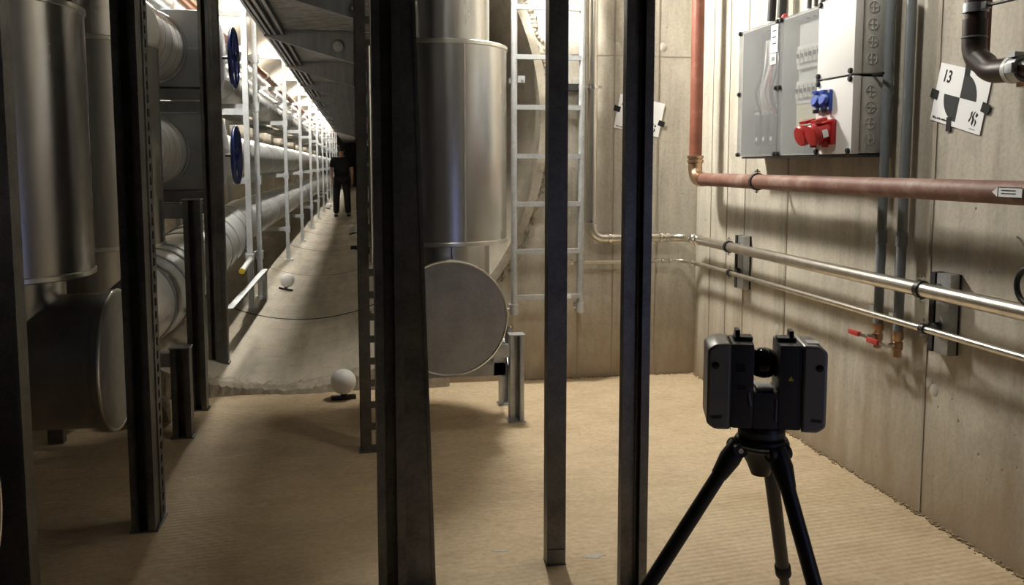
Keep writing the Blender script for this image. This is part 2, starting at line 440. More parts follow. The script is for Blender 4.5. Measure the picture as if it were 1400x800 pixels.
for x, y, sc_ in ((.78, 2.83, 1.), (.47, 2.93, .7)):
    random.seed(int(x*100)); poly = [(x+sc_*.045*math.cos(a)*random.uniform(.4, 1.1), y+sc_*.022*math.sin(a)*random.uniform(.4, 1.1)) for a in (2*PI*k/14 for k in range(14))]
    MB().prism(poly, -.001, .0012).build('paint_dab', M['plug'], floor, smooth=False)
# steel deck over the tunnel walkway
def deck():
    mb = MB(); y = 5.5; zs = []; k = 0
    while y < 34:
        for dy, z in ((0, 2.60), (.035, 2.60), (.05, 2.635), (.085, 2.635)): zs.append((y+dy, z))
        y += .10
    xa, xb = -.84, .74
    for yy, z in zs: mb.v += [(xa, yy, z), (xb, yy, z), (xa, yy, z+.004), (xb, yy, z+.004)]
    for i in range(len(zs)-1):
        a = 4*i; b = a+4
        mb.f += [(a, a+1, b+1, b), (a+2, b+2, b+3, a+3), (a, b, b+2, a+2), (a+1, a+3, b+3, b+1)]
    return mb
dk = struct(deck().build('ceiling_tunnel', M['deck'], smooth=False))
for x in (-.828, -.79, -.74, -.67): MB().bb(x-.012, x+.012, 5.5, 34, 2.545, 2.598).build('edge_rail', M['beam'], dk, smooth=False)
MB().bb(-.84, .74, 34, TEND, 2.60, 2.64).build('deck_sheet', M['deck'], dk, smooth=False)

# ================================================================== LAMPS
def floodlight(label, pos, direction, strength):
    fl = thing('floodlight', label, 'lamp', pos)
    n_ = Vector(direction).normalized(); u_ = Vector((0, 0, 1)).cross(n_).normalized(); v_ = n_.cross(u_)
    m_ = Matrix((u_, v_, n_)).transposed(); fl.matrix_world = T(pos) @ m_.to_4x4()
    MB().bb(-.16, .16, -.12, .12, -.07, -.002, .01).build('housing', M['charcoal'], fl, world=False)
    MB().bb(-.145, .145, -.105, .105, -.002, .003).build('light_panel', emit('flood_glow', (1, .95, .85), strength), fl, smooth=False, world=False)
    k_ = m_.inverted() @ Vector((0, 0, HC-pos[2]))
    MB().cyl(Vector((0, 0, -.06)), k_+Vector((0, 0, -.06)), .01, seg=10).build('hanger_rod', M['bright'], fl, world=False)
floodlight('square floodlight hung beside the shiny right duct and aimed into the room', FLOOD_POS, FLOOD_DIR, FLOOD)
floodlight('square floodlight hung above the foreground posts and aimed at the right wall', FLOOD2_POS, FLOOD2_DIR, FLOOD2)
E_TUN = emit('tunnel_tube_glow', (1, .95, .86), TUNNEL_LAMP)
ORD = ['nearest', 'second', 'third', 'fourth', 'fifth', 'sixth', 'seventh', 'eighth', 'ninth', 'tenth', 'eleventh', 'twelfth', 'thirteenth', 'fourteenth', 'fifteenth']
tl = None
for i in range(12):
    y = 6.6+3.3*i
    lab = '%s tube lamp along the top of the tunnel above the pipes' % ORD[i]
    if tl is None:
        tl = thing('tube_lamp', lab, 'lamp', (-.875, y, 3.02), 'tunnel tube lamps')
        MB().bb(-.915, -.835, y-.7, y+.7, 3.025, 3.07).build('housing', M['white'], tl)
        MB().bb(-.905, -.845, y-.68, y+.68, 2.99, 3.024).build('diffuser', E_TUN, tl)
        for dy in (-.5, .5): MB().cyl((-.875, y+dy, 3.06), (-.875, y+dy, 3.13), .006, seg=8).build('suspension_rod', M['bright'], tl)
    else: dup(tl, (-.875, y, 3.02), lab)
wl = thing('work_lamp', 'slim upright cool white work light stick beside the right wall near the viewer', 'lamp', (1.80, .55, 0))
MB().bb(1.79, 1.85, .50, .60, .18, 1.32, .008).build('housing', M['charcoal'], wl)
MB().bb(1.782, 1.789, .535, .56, .2, 1.3).build('diffuser', emit('work_lamp_glow', (.40, .50, 1), WORK_LAMP), wl)
MB().bb(1.68, 1.9, .42, .68, 0, .02, .005).bb(1.80, 1.84, .53, .57, .02, .19).build('stand', M['charcoal'], wl)

# ================================================================== POSTS (room)
def cprof(x0, x1, y0, y1, t=.004, lip=.02, face='-y'):
    """lipped C channel in plan; face = the open side"""
    p = [(x0, y0), (x0+lip, y0), (x0+lip, y0+t), (x0+t, y0+t), (x0+t, y1-t), (x1-t, y1-t), (x1-t, y0+t), (x1-lip, y0+t), (x1-lip, y0), (x1, y0), (x1, y1), (x0, y1)]
    if face == '+y': p = [(x, y0+y1-y) for x, y in p]
    return p
def lipped(x0, x1, y0, y1, z0, z1, face='-y', inner=True):
    mb = MB().prism(cprof(x0, x1, y0, y1, lip=(x1-x0)*.28, face=face), z0, z1)
    # returned lips: two short fins that run inwards from the mouth
    d = 1 if face == '-y' else -1; yy = y0 if face == '-y' else y1
    for x in (x0+(x1-x0)*.28, x1-(x1-x0)*.28):
        ya, yb = sorted((yy, yy+d*.016)); mb.bb(x-.002, x+.002, ya, yb, z0, z1)
    # rolled bead lines on the web
    yw = y1-.006 if face == '-y' else y0+.006
    for fx in (.38, .62): mb.bb(x0+(x1-x0)*fx-.003, x0+(x1-x0)*fx+.003, yw-.003, yw+.003, z0, z1)
    return mb
def foot(x0, x1, y0, y1, mt, par): MB().bb(x0, x1, y0, y1, 0, .006).build('base_plate', mt, par, smooth=False)
# P0 far left edge
p = thing('support_post', 'dark steel strut post cut off by the left edge of the picture', 'post', (-1.0, 2.58, 0))
lipped(-1.085, -1.005, 2.55, 2.63, 0.004, HC).build('channel', M['post'], p)
MB().bb(-1.003, -.925, 2.555, 2.56, .004, HC).bb(-.929, -.925, 2.555, 2.63, .004, HC).bb(-1.003, -.999, 2.555, 2.63, .004, HC).bb(-.935, -.921, 2.548, 2.556, .004, HC).build('plain_channel', M['post'], p, smooth=False)
foot(-1.095, -.92, 2.54, 2.64, M['post'], p)
# P2 double post in the middle
p = thing('support_post', 'broad double steel strut post in the middle foreground', 'post', (.125, 2.59, 0))
lipped(.040, .122, 2.55, 2.63, .004, HC).build('channel', M['post'], p)
q = MB().bb(.10, .216, 2.645, 2.649, .004, HC).bb(.212, .216, 2.645, 2.72, .004, HC).bb(.10, .104, 2.645, 2.72, .004, HC).bb(.209, .219, 2.640, 2.646, .004, HC)
q.v = [(x-.026*z, y, z) for x, y, z in q.v]          # this half leans a little to the left
q.build('plain_channel', M['post'], p, smooth=False)
foot(.03, .225, 2.54, 2.73, M['post'], p)
# P5
p = thing('support_post', 'single grooved strut post left of the laser scanner', 'post', (.83, 2.59, 0))
lipped(.790, .876, 2.55, 2.585, .004, HC).build('channel', M['post'], p)
foot(.78, .885, 2.545, 2.60, M['post'], p)
# P4
p = thing('support_post', 'slim plain steel post standing in front of the ladder', 'post', (.636, 2.82, 0))
lipped(.605, .669, 2.785, 2.84, .004, HC, face='+y').build('channel', M['post'], p)
MB().bb(.606, .668, 2.781, 2.785, .05, .056).bb(.603, .671, 2.782, 2.842, 0, .005).build('base_plate', M['post'], p, smooth=False)
# P1: channel in front, slotted channel behind it
p = thing('support_post', 'steel strut post with slotted side beside the capped left duct', 'post', (-.80, 3.38, 0))
lipped(-.843, -.760, 3.305, 3.385, .004, HC).build('channel', M['post'], p)
MB().slotplate(-.757, 3.388, 3.465, .004, HC, .003, .05, .03).bb(-.843, -.7585, 3.386, 3.389, .004, HC).bb(-.843, -.84, 3.389, 3.465, .004, HC).bb(-.843, -.823, 3.462, 3.465, .004, HC).bb(-.777, -.757, 3.462, 3.465, .004, HC).build('slotted_channel', M['post'], p, smooth=False)
foot(-.85, -.75, 3.30, 3.47, M['post'], p)
# P3: slotted post at the tunnel side of the right duct
p = thing('support_post', 'slotted steel post close left of the broad double post', 'post', (.03, 4.1, 0))
MB().slotplate(4.08, .022, .078, .004, HC, .004, .104, .07, 'y').build('slotted_web', M['post'], p, smooth=False)
MB().bb(-.012, .022, 4.08, 4.084, .004, HC).bb(-.012, -.008, 4.08, 4.15, .004, HC).bb(.078, .082, 4.08, 4.15, .004, HC).build('channel', M['post'], p, smooth=False)
foot(-.02, .09, 4.07, 4.155, M['post'], p)
# rod beside it
MB().cyl((.052, 4.06, .9), (.052, 4.06, 1.88), .008, seg=10).build('threaded_rod', M['bright'], p)
# P6 at the mouth of the tunnel
p = thing('support_post', 'tall perforated strut post at the left of the tunnel mouth', 'post', (-.885, 5.75, .0))
zz = .098
lipped(-.955, -.890, 5.72, 5.79, zz, 2.95).build('channel', M['post'], p)
MB().slotplate(5.725, -.888, -.838, zz, 2.95, .004, .06, .035, 'y').bb(-.842, -.838, 5.725, 5.79, zz, 2.95).bb(-.888, -.838, 5.735, 5.738, zz, 2.95).build('slotted_channel', M['post'], p, smooth=False)
MB().bb(-.965, -.83, 5.71, 5.80, .075, .098).build('base_plate', M['post'], p, smooth=False)
# short supports under the ducts, left of the tunnel mouth
p = thing('pipe_support', 'waist high strut support under the second pipe row', 'support', (-.87, 4.98, 0))
lipped(-.935, -.845, 4.95, 5.02, .004, 1.16).build('channel', M['post'], p)
MB().bb(-.94, -.84, 4.945, 5.025, 1.16, 1.166).build('top_plate', M['galv'], p, smooth=False)
MB().bb(-1.05, -.936, 4.955, 5.015, 1.06, 1.135).build('cross_arm', M['beam'], p, smooth=False)
foot(-.945, -.835, 4.94, 5.03, M['post'], p)
p = thing('pipe_support', 'knee high strut support under the lowest bright pipe', 'support', (-.87, 4.5, 0))
lipped(-.925, -.835, 4.45, 4.525, .004, .45).build('channel', M['post'], p)
MB().bb(-.93, -.83, 4.445, 4.53, .45, .456).build('top_plate', M['galv'], p, smooth=False)
MB().bb(-1.5, -.926, 4.455, 4.505, .36, .43).build('cross_arm', M['galv'], p, smooth=False)
MB().bb(-1.5, -1.43, 4.455, 4.505, .004, .36).build('rear_leg', M['post'], p, smooth=False)
foot(-.935, -.825, 4.44, 4.535, M['post'], p)
# broken concrete block beside it
def rock(c, s, seed, sc=(1, 1, 1)):
    random.seed(seed); bm = bmesh.new(); bmesh.ops.create_icosphere(bm, subdivisions=2, radius=s)
    for v in bm.verts:
        k = random.uniform(.78, 1.15); v.co = Vector((v.co.x*sc[0]*k, v.co.y*sc[1]*k, v.co.z*sc[2]*k))
    zmin = min(v.co.z for v in bm.verts); bm.verts.index_update()
    mb = MB().add([Vector((c[0]+v.co.x, c[1]+v.co.y, c[2]+v.co.z-zmin)) for v in bm.verts], [[v.index for v in f.verts] for f in bm.faces]); bm.free(); return mb
tag(rock((-1.01, 4.62, 0), .05, 2, (1, 1, 1.7)).build('concrete_lump', M['mortar'], loc=(-1.01, 4.62, 0), smooth=False), 'broken upright concrete lump on the floor beside the knee high support', 'rubble')
tag(rock((-1.16, 4.72, 0), .08, 4, (1, 1, 1.5)).build('concrete_lump', M['mortar'], loc=(-1.16, 4.72, 0), smooth=False), 'larger broken concrete lump in the dark behind the knee high support', 'rubble')
# twin support right of the right duct
p = thing('pipe_support', 'low galvanised double leg support beside the round end cap', 'support', (.80, 4.6, 0))
lipped(.765, .838, 4.44, 4.51, .004, .46).build('front_leg', M['galv'], p)
MB().bb(.76, .843, 4.435, 4.515, .46, .466).build('top_plate', M['galv'], p, smooth=False)
lipped(.765, .832, 4.78, 4.84, .004, .44).build('rear_leg', M['galv'], p)
MB().bb(.10, .764, 4.58, 4.66, .22, .29).bb(.70, .764, 4.58, 4.66, .22, .40).bb(.58, .764, 4.45, 4.51, .345, .41).build('cross_arm', M['galv_bright'], p, smooth=False)
MB().prism([(4.52, .28), (4.76, .28), (4.76, .40), (4.70, .40)], .768, .774, Matrix(((0, 0, 1, 0), (1, 0, 0, 0), (0, 1, 0, 0), (0, 0, 0, 1)))).build('gusset', M['galv'], p, smooth=False)
foot(.755, .848, 4.43, 4.52, M['galv'], p); foot(.755, .842, 4.77, 4.85, M['galv'], p)

# ================================================================== VERTICAL DUCTS
def duct(label, ax, ay, d, cap_z=.605, clen=.42, zj0=.945, zj1=1.955, capped=True, Rj=.345, Rt=.262, Rc=.283, seam_at=None, mt='duct'):
    """vertical insulated duct: upper tube, wider jacket, lower tube, horizontal stub along d with a round end cap"""
    p = thing('ventilation_duct', label, 'duct', (ax, ay, 0)); D = Vector(d); A = Vector((ax, ay, 0))
    MB().cyl((ax, ay, zj1-.05), (ax, ay, HC), Rt-.005, seg=64).build('upper_tube', M[mt], p)
    MB().lathe([(Rt, 0), (Rj-.006, 0), (Rj, .006), (Rj, zj1-zj0-.006), (Rj-.006, zj1-zj0), (Rt, zj1-zj0)], (ax, ay, zj0), (0, 0, 1), 96).build('jacket', M[mt], p)
    for z in (zj0+.012, zj1-.012): MB().lathe_open([(Rj-.002, -.012), (Rj+.006, -.008), (Rj+.006, .008), (Rj-.002, .012)], (ax, ay, z), (0, 0, 1), 96).build('jacket_ring', M['rim'], p)
    # lower tube mitred into the horizontal stub
    MB().cyl((ax, ay, cap_z-.02), (ax, ay, zj0+.02), Rt-.008, seg=64).ball((ax, ay, cap_z), Rt-.004, 48, 24).build('lower_tube', M[mt], p)
    a = A+Vector((0, 0, cap_z)); e = a+D*clen
    MB().cyl(a+D*.03, e-D*.02, Rt, Rc-.012, seg=72).build('horizontal_stub', M['duct_dull'] if mt != 'duct' else M['duct_dull'], p)
    if capped:
        c = MB().lathe([(Rc-.005, -.03), (Rc, -.02), (Rc, 0), (Rc-.004, .004), (.001, .004)], e, D, 80).build('end_cap', M['cap'], p)
        MB().ring(e+D*.002, D, Rc-.003, .006, 80, 8).build('rim', M['rim'], c)
    if seam_at is not None:
        u = Vector((math.cos(seam_at), math.sin(seam_at), 0)); q = A+u*(Rj+.001)
        MB().box((q.x, q.y, (zj0+zj1)/2), (.004, .010, zj1-zj0-.03), Matrix.Rotation(seam_at, 3, 'Z')).build('seam_strip', M['rim'], p)
    return p
d2 = duct('shiny vertical duct with round grey end cap facing the viewer', .425, 4.62, (0, -1, 0), seam_at=-PI/2+.26)
MB().cyl((.455, 4.36, .88), (.455, 4.36, .95), .004, seg=8).build('cap_bracket', M['rim'], d2)
d1 = duct('big dull vertical duct at far left with end cap turned right', -1.333, 3.48, (1, 0, 0), zj1=1.925, zj0=.94, cap_z=.615, Rc=.266, Rt=.25, mt='duct')
MB().box((-1.275, 3.235, .80), (.09, .006, .075), Matrix.Rotation(.25, 3, 'Z')).build('patch_plate', M['duct_dull'], d1)
duct('nearest left duct of which only the cap edge shows', -1.375, 2.19, (1, 0, 0), cap_z=.47, Rc=.27, Rt=.25, zj0=.94)
d3 = duct('vertical duct standing behind the far left one', -1.345, 4.78, (1, 0, 0), cap_z=.60, capped=False, clen=.20, zj0=.93, zj1=1.96, Rc=.272)

# ================================================================== TUNNEL PIPES
def clad_pipe(name, label, pts, r, band_from, band_to, step, mt='clad', bandr=.006, group=None, mk='galv', seg=40):
    p = thing(name, label, 'pipe', pts[0], group)
    MB().sweep(pts, r, seg).build('pipe_shell', M[mt], p)
    return p
def smooth_path(P, n=10):
    P = [Vector(q) for q in P]; Q = [P[0]*2-P[1]]+P+[P[-1]*2-P[-2]]; out = []
    for i in range(1, len(Q)-2):
        a, b, c, d = Q[i-1:i+3]
        for k in range(n):
            t = k/n; out.append(.5*((2*b)+(c-a)*t+(2*a-5*b+4*c-d)*t*t+(3*b-a-3*c+d)*t**3))
    out.append(P[-1]); return out
def bands(p, x, z, r, ys, mt='galv'):
    me = None
    for y in ys:
        if me is None:
            o = MB().lathe_open([(r-.002, -.02), (r+.006, -.012), (r+.004, 0), (r+.006, .012), (r-.002, .02)], (0, 0, 0), (0, 1, 0), 40).build('cladding_band', M[mt], None)
            me = o.data; o.parent = p
        else: o = link('cladding_band', me, p)
        o.location = Vector((x, y, z))-ORG[p.name]
LOWX, LOWZ = -1.22, .77
path = smooth_path([(-1.34, 4.78, .60), (-1.27, 4.84, .60), (-1.195, 5.1, .61), (-1.19, 5.6, .63), (-1.20, 6.6, .67)], 10)
p = thing('insulated_pipe', 'lowest insulated pipe running into the tunnel near the floor', 'pipe', (-1.2, 7, .7), 'insulated tunnel pipes')
MB().sweep(path, .238, 48).build('near_bend', M['clad'], p)
MB().sweep([(-1.20, 6.55, .67), (-1.205, 7.4, .70), (-1.21, 8.3, .735)], .242, 48).build('wide_jacket', M['clad'], p)
MB().sweep([(-1.21, 8.2, .735), (LOWX, 9.6, LOWZ), (LOWX, TEND-.1, LOWZ)], .215, 40).build('pipe_shell', M['clad'], p)
bands(p, LOWX, LOWZ, .215, [9.6+1.0*i for i in range(22)], 'clad')
for q, dr, rr in ((path[17], path[18]-path[16], .238), (path[22], path[23]-path[21], .238), (path[27], path[28]-path[26], .238), (path[30], path[31]-path[29], .238), (path[36], path[37]-path[35], .238)):
    MB().band(q, dr, rr-.003, rr+.006, .035).build('cladding_band', M['galv'], p)
for y, z in ((6.58, .671), (6.95, .685), (7.35, .699), (7.9, .72), (8.28, .734)):
    MB().band((-1.20-.01*(y-6.55)/1.75, y, z), (-.005, 1, .035), .239, .248, .03).build('cladding_band', M['galv'], p)
MB().bb(-.965, -.925, 5.06, 5.12, .53, .56, .006).bb(-.955, -.93, 5.13, 5.15, .50, .56, .004).build('clamp_lock', M['bright'], p)
# pipe rows two and one with their flanged ends in the room
def row(label, z, r, gz, wheel):
    p = thing('insulated_pipe', label, 'pipe', (-1.22, 6.5, z), 'insulated tunnel pipes')
    MB().sweep([(-1.22, 6.45, z), (-1.22, TEND-.1, z)], r, 40).build('pipe_shell', M['clad'], p)
    bands(p, -1.22, z, r, [7.2+1.0*i for i in range(24)], 'clad')
    MB().sweep([(-1.27, 5.13, z), (-1.27, 5.86, z)], .215, 48).build('spiral_duct', M['clad'], p)
    for y in (5.28, 5.46, 5.64): MB().band((-1.27, y, z), (0, 1, .04), .212, .2165, .008).build('spiral_fold', M['galv'], p)
    # grey foil housing round the valve
    hs = MB().box((-1.235, 6.1, z), (.66, .56, .50), bev=.09).build('valve_housing', M['grey_jacket'], p)
    MB().bb(-1.56, -.904, 5.812, 5.822, z-.005, z+.005).build('housing_seam', M['galv'], hs)
    MB().ring((-1.27, 5.815, z), (0, 1, 0), .222, .012, 48, 8).build('collar', M['galv'], hs)
    MB().sweep([(-.93, 6.12, z), (-.885, 6.12, z), (-.872, 6.12, z)], [.22, .22, .17], 40).build('lit_end', M['white'], hs)  # housing end coloured white to stand for tunnel lamp light on it
    wv = MB().ring((-.80, 6.12, z-.02), (1, 0, 0), .185, .015, 48, 12).build('handwheel', M['bluewheel'], p)
    sp = MB(); c = Vector((-.80, 6.12, z-.02))
    for k in range(5):
        a = 2*PI*k/5+.3; e = c+Vector((0, math.cos(a), math.sin(a)))*.182; sp.cyl(c, e, .010, .008, 10)
    sp.lathe([(.03, -.02), (.03, .015), (.012, .025)], c, (1, 0, 0), 16).build('spokes', M['bluewheel'], wv)
    MB().cyl((-.90, 6.12, z-.02), (-.775, 6.12, z-.02), .010, seg=12).build('valve_stem', M['charcoal'], p)
    # bearing beam under the housing, out to the tall post
    MB().bb(-1.60, -.915, 5.82, 5.90, z-.315, z-.25).bb(-1.60, -.915, 5.83, 5.89, z-.39, z-.325).build('bearing_beam', M['beam'], p, smooth=False)
    return p
row('top insulated pipe with the upper blue handwheel', 2.07, .15, 0, 1)
row('middle insulated pipe with the lower blue handwheel', 1.43, .19, 0, 1)
# thin pipes and trays above the big rows
for x, z, r, mt, lab in ((-1.42, 2.401, .055, 'clad', 'thin silver pipe nearest the tunnel wall above the top row'),
                         (-1.24, 2.406, .06, 'clad', 'thin silver pipe in the middle above the top row'),
                         (-1.06, 2.381, .035, 'copper', 'thin orange tube along the outer top of the pipe rack')):
    p = thing('thin_pipe', lab, 'pipe', (x, 6, z), 'thin pipes above the rack')
    MB().sweep([(x, 5.4, z), (x, TEND-.2, z)], r, 20).build('pipe_shell', M[mt], p)
    me = None
    for i in range(14):
        y = 6.2+1.5*i
        if me is None:
            o = MB().lathe_open([(r-.002, -.03), (r+.014, -.03), (r+.014, .03), (r-.002, .03)], (0, 0, 0), (0, 1, 0), 20).build('pipe_sleeve', M['bright'] if mt == 'copper' else M['clad'], None); me = o.data; o.parent = p
        else: o = link('pipe_sleeve', me, p)
        o.location = (0, y-6, 0)
MB_ct = thing('cable_tray', 'open cable tray with dark cables on the rack above the top pipe row', 'cable tray', (-1.5, 6, 2.2))
MB().bb(-1.605, -1.60, 6.5, 40, 1.906, 1.966).bb(-1.445, -1.44, 6.5, 40, 1.906, 1.966).bb(-1.605, -1.44, 6.5, 40, 1.906, 1.909).build('tray', M['galv'], MB_ct, smooth=False)
for k in range(4): MB().cyl((-1.58+.04*k, 6.5, 1.924), (-1.58+.04*k, 40, 1.924), .014, seg=8).build('cable', M['black'], MB_ct)

# ------------------------------------------------------------------ rack frames
FY = [8.46, 11.75, 14.7, 17.7, 20.7, 23.7, 26.7, 29.7, 32.7, 35.7, 38.7]
fz = BZ-math.sqrt(BR**2-.47**2)      # bore height under the posts
fr = None
def rack(label, y, extra):
    f = thing('pipe_rack', label, 'rack', (-.92, y, fz), 'galvanised frames carrying the tunnel pipes')
    pm = MB().bb(-.945, -.90, y-.022, y+.022, fz+.008, 2.80)
    pm.build('front_post', M['galv_bright'], f, smooth=False)
    MB().bb(-.98, -.865, y-.05, y+.05, fz-.02, fz+.01).build('base_plate', M['galv_bright'], f, smooth=False)
    MB().bb(-1.66, -1.615, y-.022, y+.022, .60, 2.58).build('rear_post', M['galv_bright'], f, smooth=False)
    for z in (.52, 1.215, 1.885, 2.325, 2.72):
        MB().bb(-1.615 if .6 < z < 2.6 else -1.54, -.945, y-.02, y+.02, z-.03, z+.02).build('cross_arm', M['galv_bright'], f, smooth=False)
        MB().bb(-.955, -.89, y-.032, y+.032, z-.05, z+.03).build('arm_bracket', M['galv_bright'], f, smooth=False)
    return f
for i, y in enumerate(FY):
    lab = '%s galvanised rack frame down the tunnel, counted from the tunnel mouth' % (ORD[i] if i else 'nearest full')
    if fr is None: fr = rack(lab, y, 0)
    else: dup(fr, (-.92, y, fz), lab)
# extra upright close in front of the first frame, with rail and rod
p = thing('rack_upright', 'bright upright tube just in front of the nearest full rack frame', 'rack', (-.93, 7.8, fz))
MB().bb(-.955, -.908, 7.78, 7.825, fz+.008, 2.95).build('post', M['galv_bright'], p, smooth=False)
MB().bb(-.98, -.88, 7.75, 7.86, fz-.02, fz+.01).build('base_plate', M['galv_bright'], p, smooth=False)
for z in (1.215, 1.80, 2.325): MB().bb(-1.6, -.955, 7.785, 7.82, z-.03, z+.02).build('cross_arm', M['galv_bright'], p, smooth=False)
MB().bb(-.905, -.855, 6.15, 8.45, .37, .376).bb(-.905, -.90, 6.15, 8.45, .335, .376).build('angle_rail', M['galv_bright'], p, smooth=False)
MB().bb(-.90, -.86, 8.37, 8.44, fz, .37).build('rail_leg', M['galv_bright'], p, smooth=False)
r_ = MB().cyl((-.925, 7.75, .54), (-.90, 7.0, .53), .022, seg=14).build('stub_tube', M['white'], p)
MB().cyl((-.90, 7.001, .53), (-.8992, 6.975, .5297), .0225, seg=14).build('yellow_end', M['yellow'], r_)
MB().box((-.93, 7.77, .56), (.07, .06, .05)).build('clamp', M['galv_bright'], p)

# ------------------------------------------------------------------ deck brackets
bm0 = None
def bracket(label, y):
    p = thing('deck_bracket', label, 'beam', (0, y, 2.59), 'tapered steel brackets under the tunnel deck')
    prof = [(-.84, 2.585), (-.84, 2.535), (-.012, 2.30), (.03, 2.30), (.03, 2.585)]
    MX = Matrix(((1, 0, 0, 0), (0, 0, 1, 0), (0, 1, 0, 0), (0, 0, 0, 1)))
    MB().prism(prof, y-.004, y+.004, MX).build('web', M['beam'], p, smooth=False)
    MB().bb(-.84, .03, y-.035, y+.035, 2.585, 2.597).build('top_flange', M['beam'], p, smooth=False)
    a = Vector((-.84, y, 2.535)); b = Vector((-.012, y, 2.30)); mid = (a+b)/2; ang = math.atan2(b.z-a.z, b.x-a.x)
    MB().box(mid, ((b-a).length, .07, .008), Matrix.Rotation(-ang, 3, 'Y')).build('bottom_flange', M['beam'], p, smooth=False)
    MB().bb(-.02, -.008, y-.06, y+.06, 2.26, 2.62).build('head_plate', M['beam'], p, smooth=False)
    MB().cyl((-.02, y-.04, 2.36), (-.03, y-.04, 2.36), .012, seg=8).cyl((-.02, y-.04, 2.50), (-.03, y-.04, 2.50), .012, seg=8).build('bolt', M['bright'], p)
    return p
BY = [5.95, 8.55, 11.15, 13.75, 16.35, 18.95, 21.55, 24.15, 26.75, 29.35, 31.95]
for i, y in enumerate(BY):
    lab = '%s tapered bracket beam under the tunnel deck' % ORD[i]
    if bm0 is None: bm0 = bracket(lab, y)
    else: dup(bm0, (0, y, 2.59), lab)
# hangers on the right of the walkway
hg = None
for i, y in enumerate([8.45, 11.05, 13.65, 16.25, 18.85, 21.45]):
    lab = '%s dark hanger post at the right of the tunnel walkway' % ORD[i]
    if hg is None:
        hg = thing('hanger_post', lab, 'post', (.03, y, .95), 'hanger posts right of the walkway')
        MB().bb(.0, .06, y-.03, y+.03, .95, 2.6).build('post', M['beam'], hg, smooth=False)
        MB().cyl((-.012, y-.01, 1.0), (-.012, y-.01, 1.9), .012, seg=10).build('side_tube', M['galv'], hg)
        MB().cyl((.03, y, .43), (.03, y, .96), .006, seg=8).build('threaded_rod', M['bright'], hg)
        MB().bb(.0, .9, y-.02, y+.02, 1.15, 1.20).bb(.0, .9, y-.02, y+.02, 1.85, 1.90).build('side_arm', M['beam'], hg, smooth=False)
    else: dup(hg, (.03, y, .95), lab)
for z, lab in ((1.43, 'lower dark pipe on the right side of the tunnel'), (2.12, 'upper dark pipe on the right side of the tunnel')):
    p = thing('side_pipe', lab, 'pipe', (.45, 8, z), 'pipes on the right tunnel side')
    MB().sweep([(.45, 6.2, z), (.45, 30, z)], .21, 28).build('pipe_shell', M['duct_dull'], p)
    bands(p, .45, z, .21, [7+1.5*i for i in range(8)], 'galv')
p = thing('strut_offcut', 'short pale strut piece upright on the tunnel floor below the hangers', 'strut', (.03, 8.45, .11))
zo = BZ-math.sqrt(BR**2-.48**2)
MB().bb(-.005, .06, 8.42, 8.48, zo+.05, .42).build('channel', M['galv_bright'], p, smooth=False)
MB().bb(-.008, .063, 8.417, 8.483, zo-.03, zo+.05).build('rubber_foot', M['rubber'], p, smooth=False)
k_ = MB().cyl((-.03, 8.44, .56), (.03, 8.5, .56), .02, seg=12).box((-.05, 8.44, .565), (.07, .03, .035)).build('clamp_knob', M['black'], p)
# fire hose-like clear lamp cover hanging below the second bracket
p = thing('bulkhead_lamp', 'unlit glass bulkhead lamp fixed to the second deck bracket', 'lamp', (-.17, 8.5, 2.5))
MB().lathe([(.055, 0), (.055, .03), (.04, .04)], (-.17, 8.54, 2.45), (0, -1, 0), 20).build('lamp_base', M['boxside'], p)
MB().ball((-.17, 8.47, 2.45), .062, 20, 12, (1, .8, 1.05)).build('glass_globe', M['cover'], p)

# ================================================================== SPHERE TARGETS
sb = None
for i, (x, y, r, rz, lab) in enumerate(((-.106, 5.06, .0725, .12, 'white scan ball on the floor at the tunnel mouth, largest of the balls'),
                                   (-.757, 9.2, .0725, -.25, 'white scan ball in the light near the left rack posts'),
                                   (-.115, 16.3, .0725, .1, 'white scan ball in shade at the right of the walkway'),
                                   (-.87, 25.4, .0725, .3, 'tiny far white scan ball left of the person'))):
    zf = max(0, BZ-math.sqrt(BR**2-(x-BX)**2)) if y > YB else 0
    if sb is None:
        sb = thing('scan_ball', lab, 'ball', (x, y, zf), 'white reference balls on the floor')
        MB().ball((x, y, zf+.035+r-.004), r, 40, 24).build('sphere', M['ball'], sb)
        MB().cyl((x, y, zf+.018), (x, y, zf+.045), .02, .016, 16).build('neck', M['black'], sb)
        MB().bb(x-.07, x+.07, y-.022, y+.022, zf+.001, zf+.022, .004).build('magnet_foot', M['black'], sb); o = sb
    else: o = dup(sb, (x, y, zf), lab)
    o.rotation_euler.z = rz
    if i: o.rotation_euler.y = math.asin(max(-1, min(1, (x-BX)/BR)))*-1

# ================================================================== BACK WALL: ladder, pipes, sheet
p = thing('wall_ladder', 'galvanised rung ladder fixed to the back wall behind the slim post', 'ladder', (1.125, 5.2, .43))
for x in (.919, 1.334):
    MB().sweep([(x, 5.2, .44), (x, 5.2, 3.2)], .019, 18).build('rail', M['galv_bright'], p)
    MB().lathe_open([(.0185, -.03), (.027, -.03), (.027, .03), (.0185, .03)], (x, 5.2, .475), (0, 0, 1), 18).bb(x-.012, x+.012, 5.22, YB, .465, .485).cyl((x-.03, 5.2, .475), (x-.045, 5.2, .475), .008, seg=8).build('rail_clamp', M['galv_bright'], p)
    MB().bb(x-.012, x+.012, 5.22, YB, 1.84, 1.87).build('wall_bracket', M['galv_bright'], p, smooth=False)
for z in (.545, .825, 1.112, 1.40, 1.69, 1.985, 2.275, 2.56, 2.85): MB().bb(.925, 1.328, 5.183, 5.215, z-.014, z+.014).build('rung', M['galv_bright'], p, smooth=False)
MB().bb(.94, .985, 5.2, 5.206, 1.835, 1.875).cyl((.967, 5.2, 1.855), (.967, 5.19, 1.855), .008, seg=8).build('bracket_plate', M['galv_bright'], p)
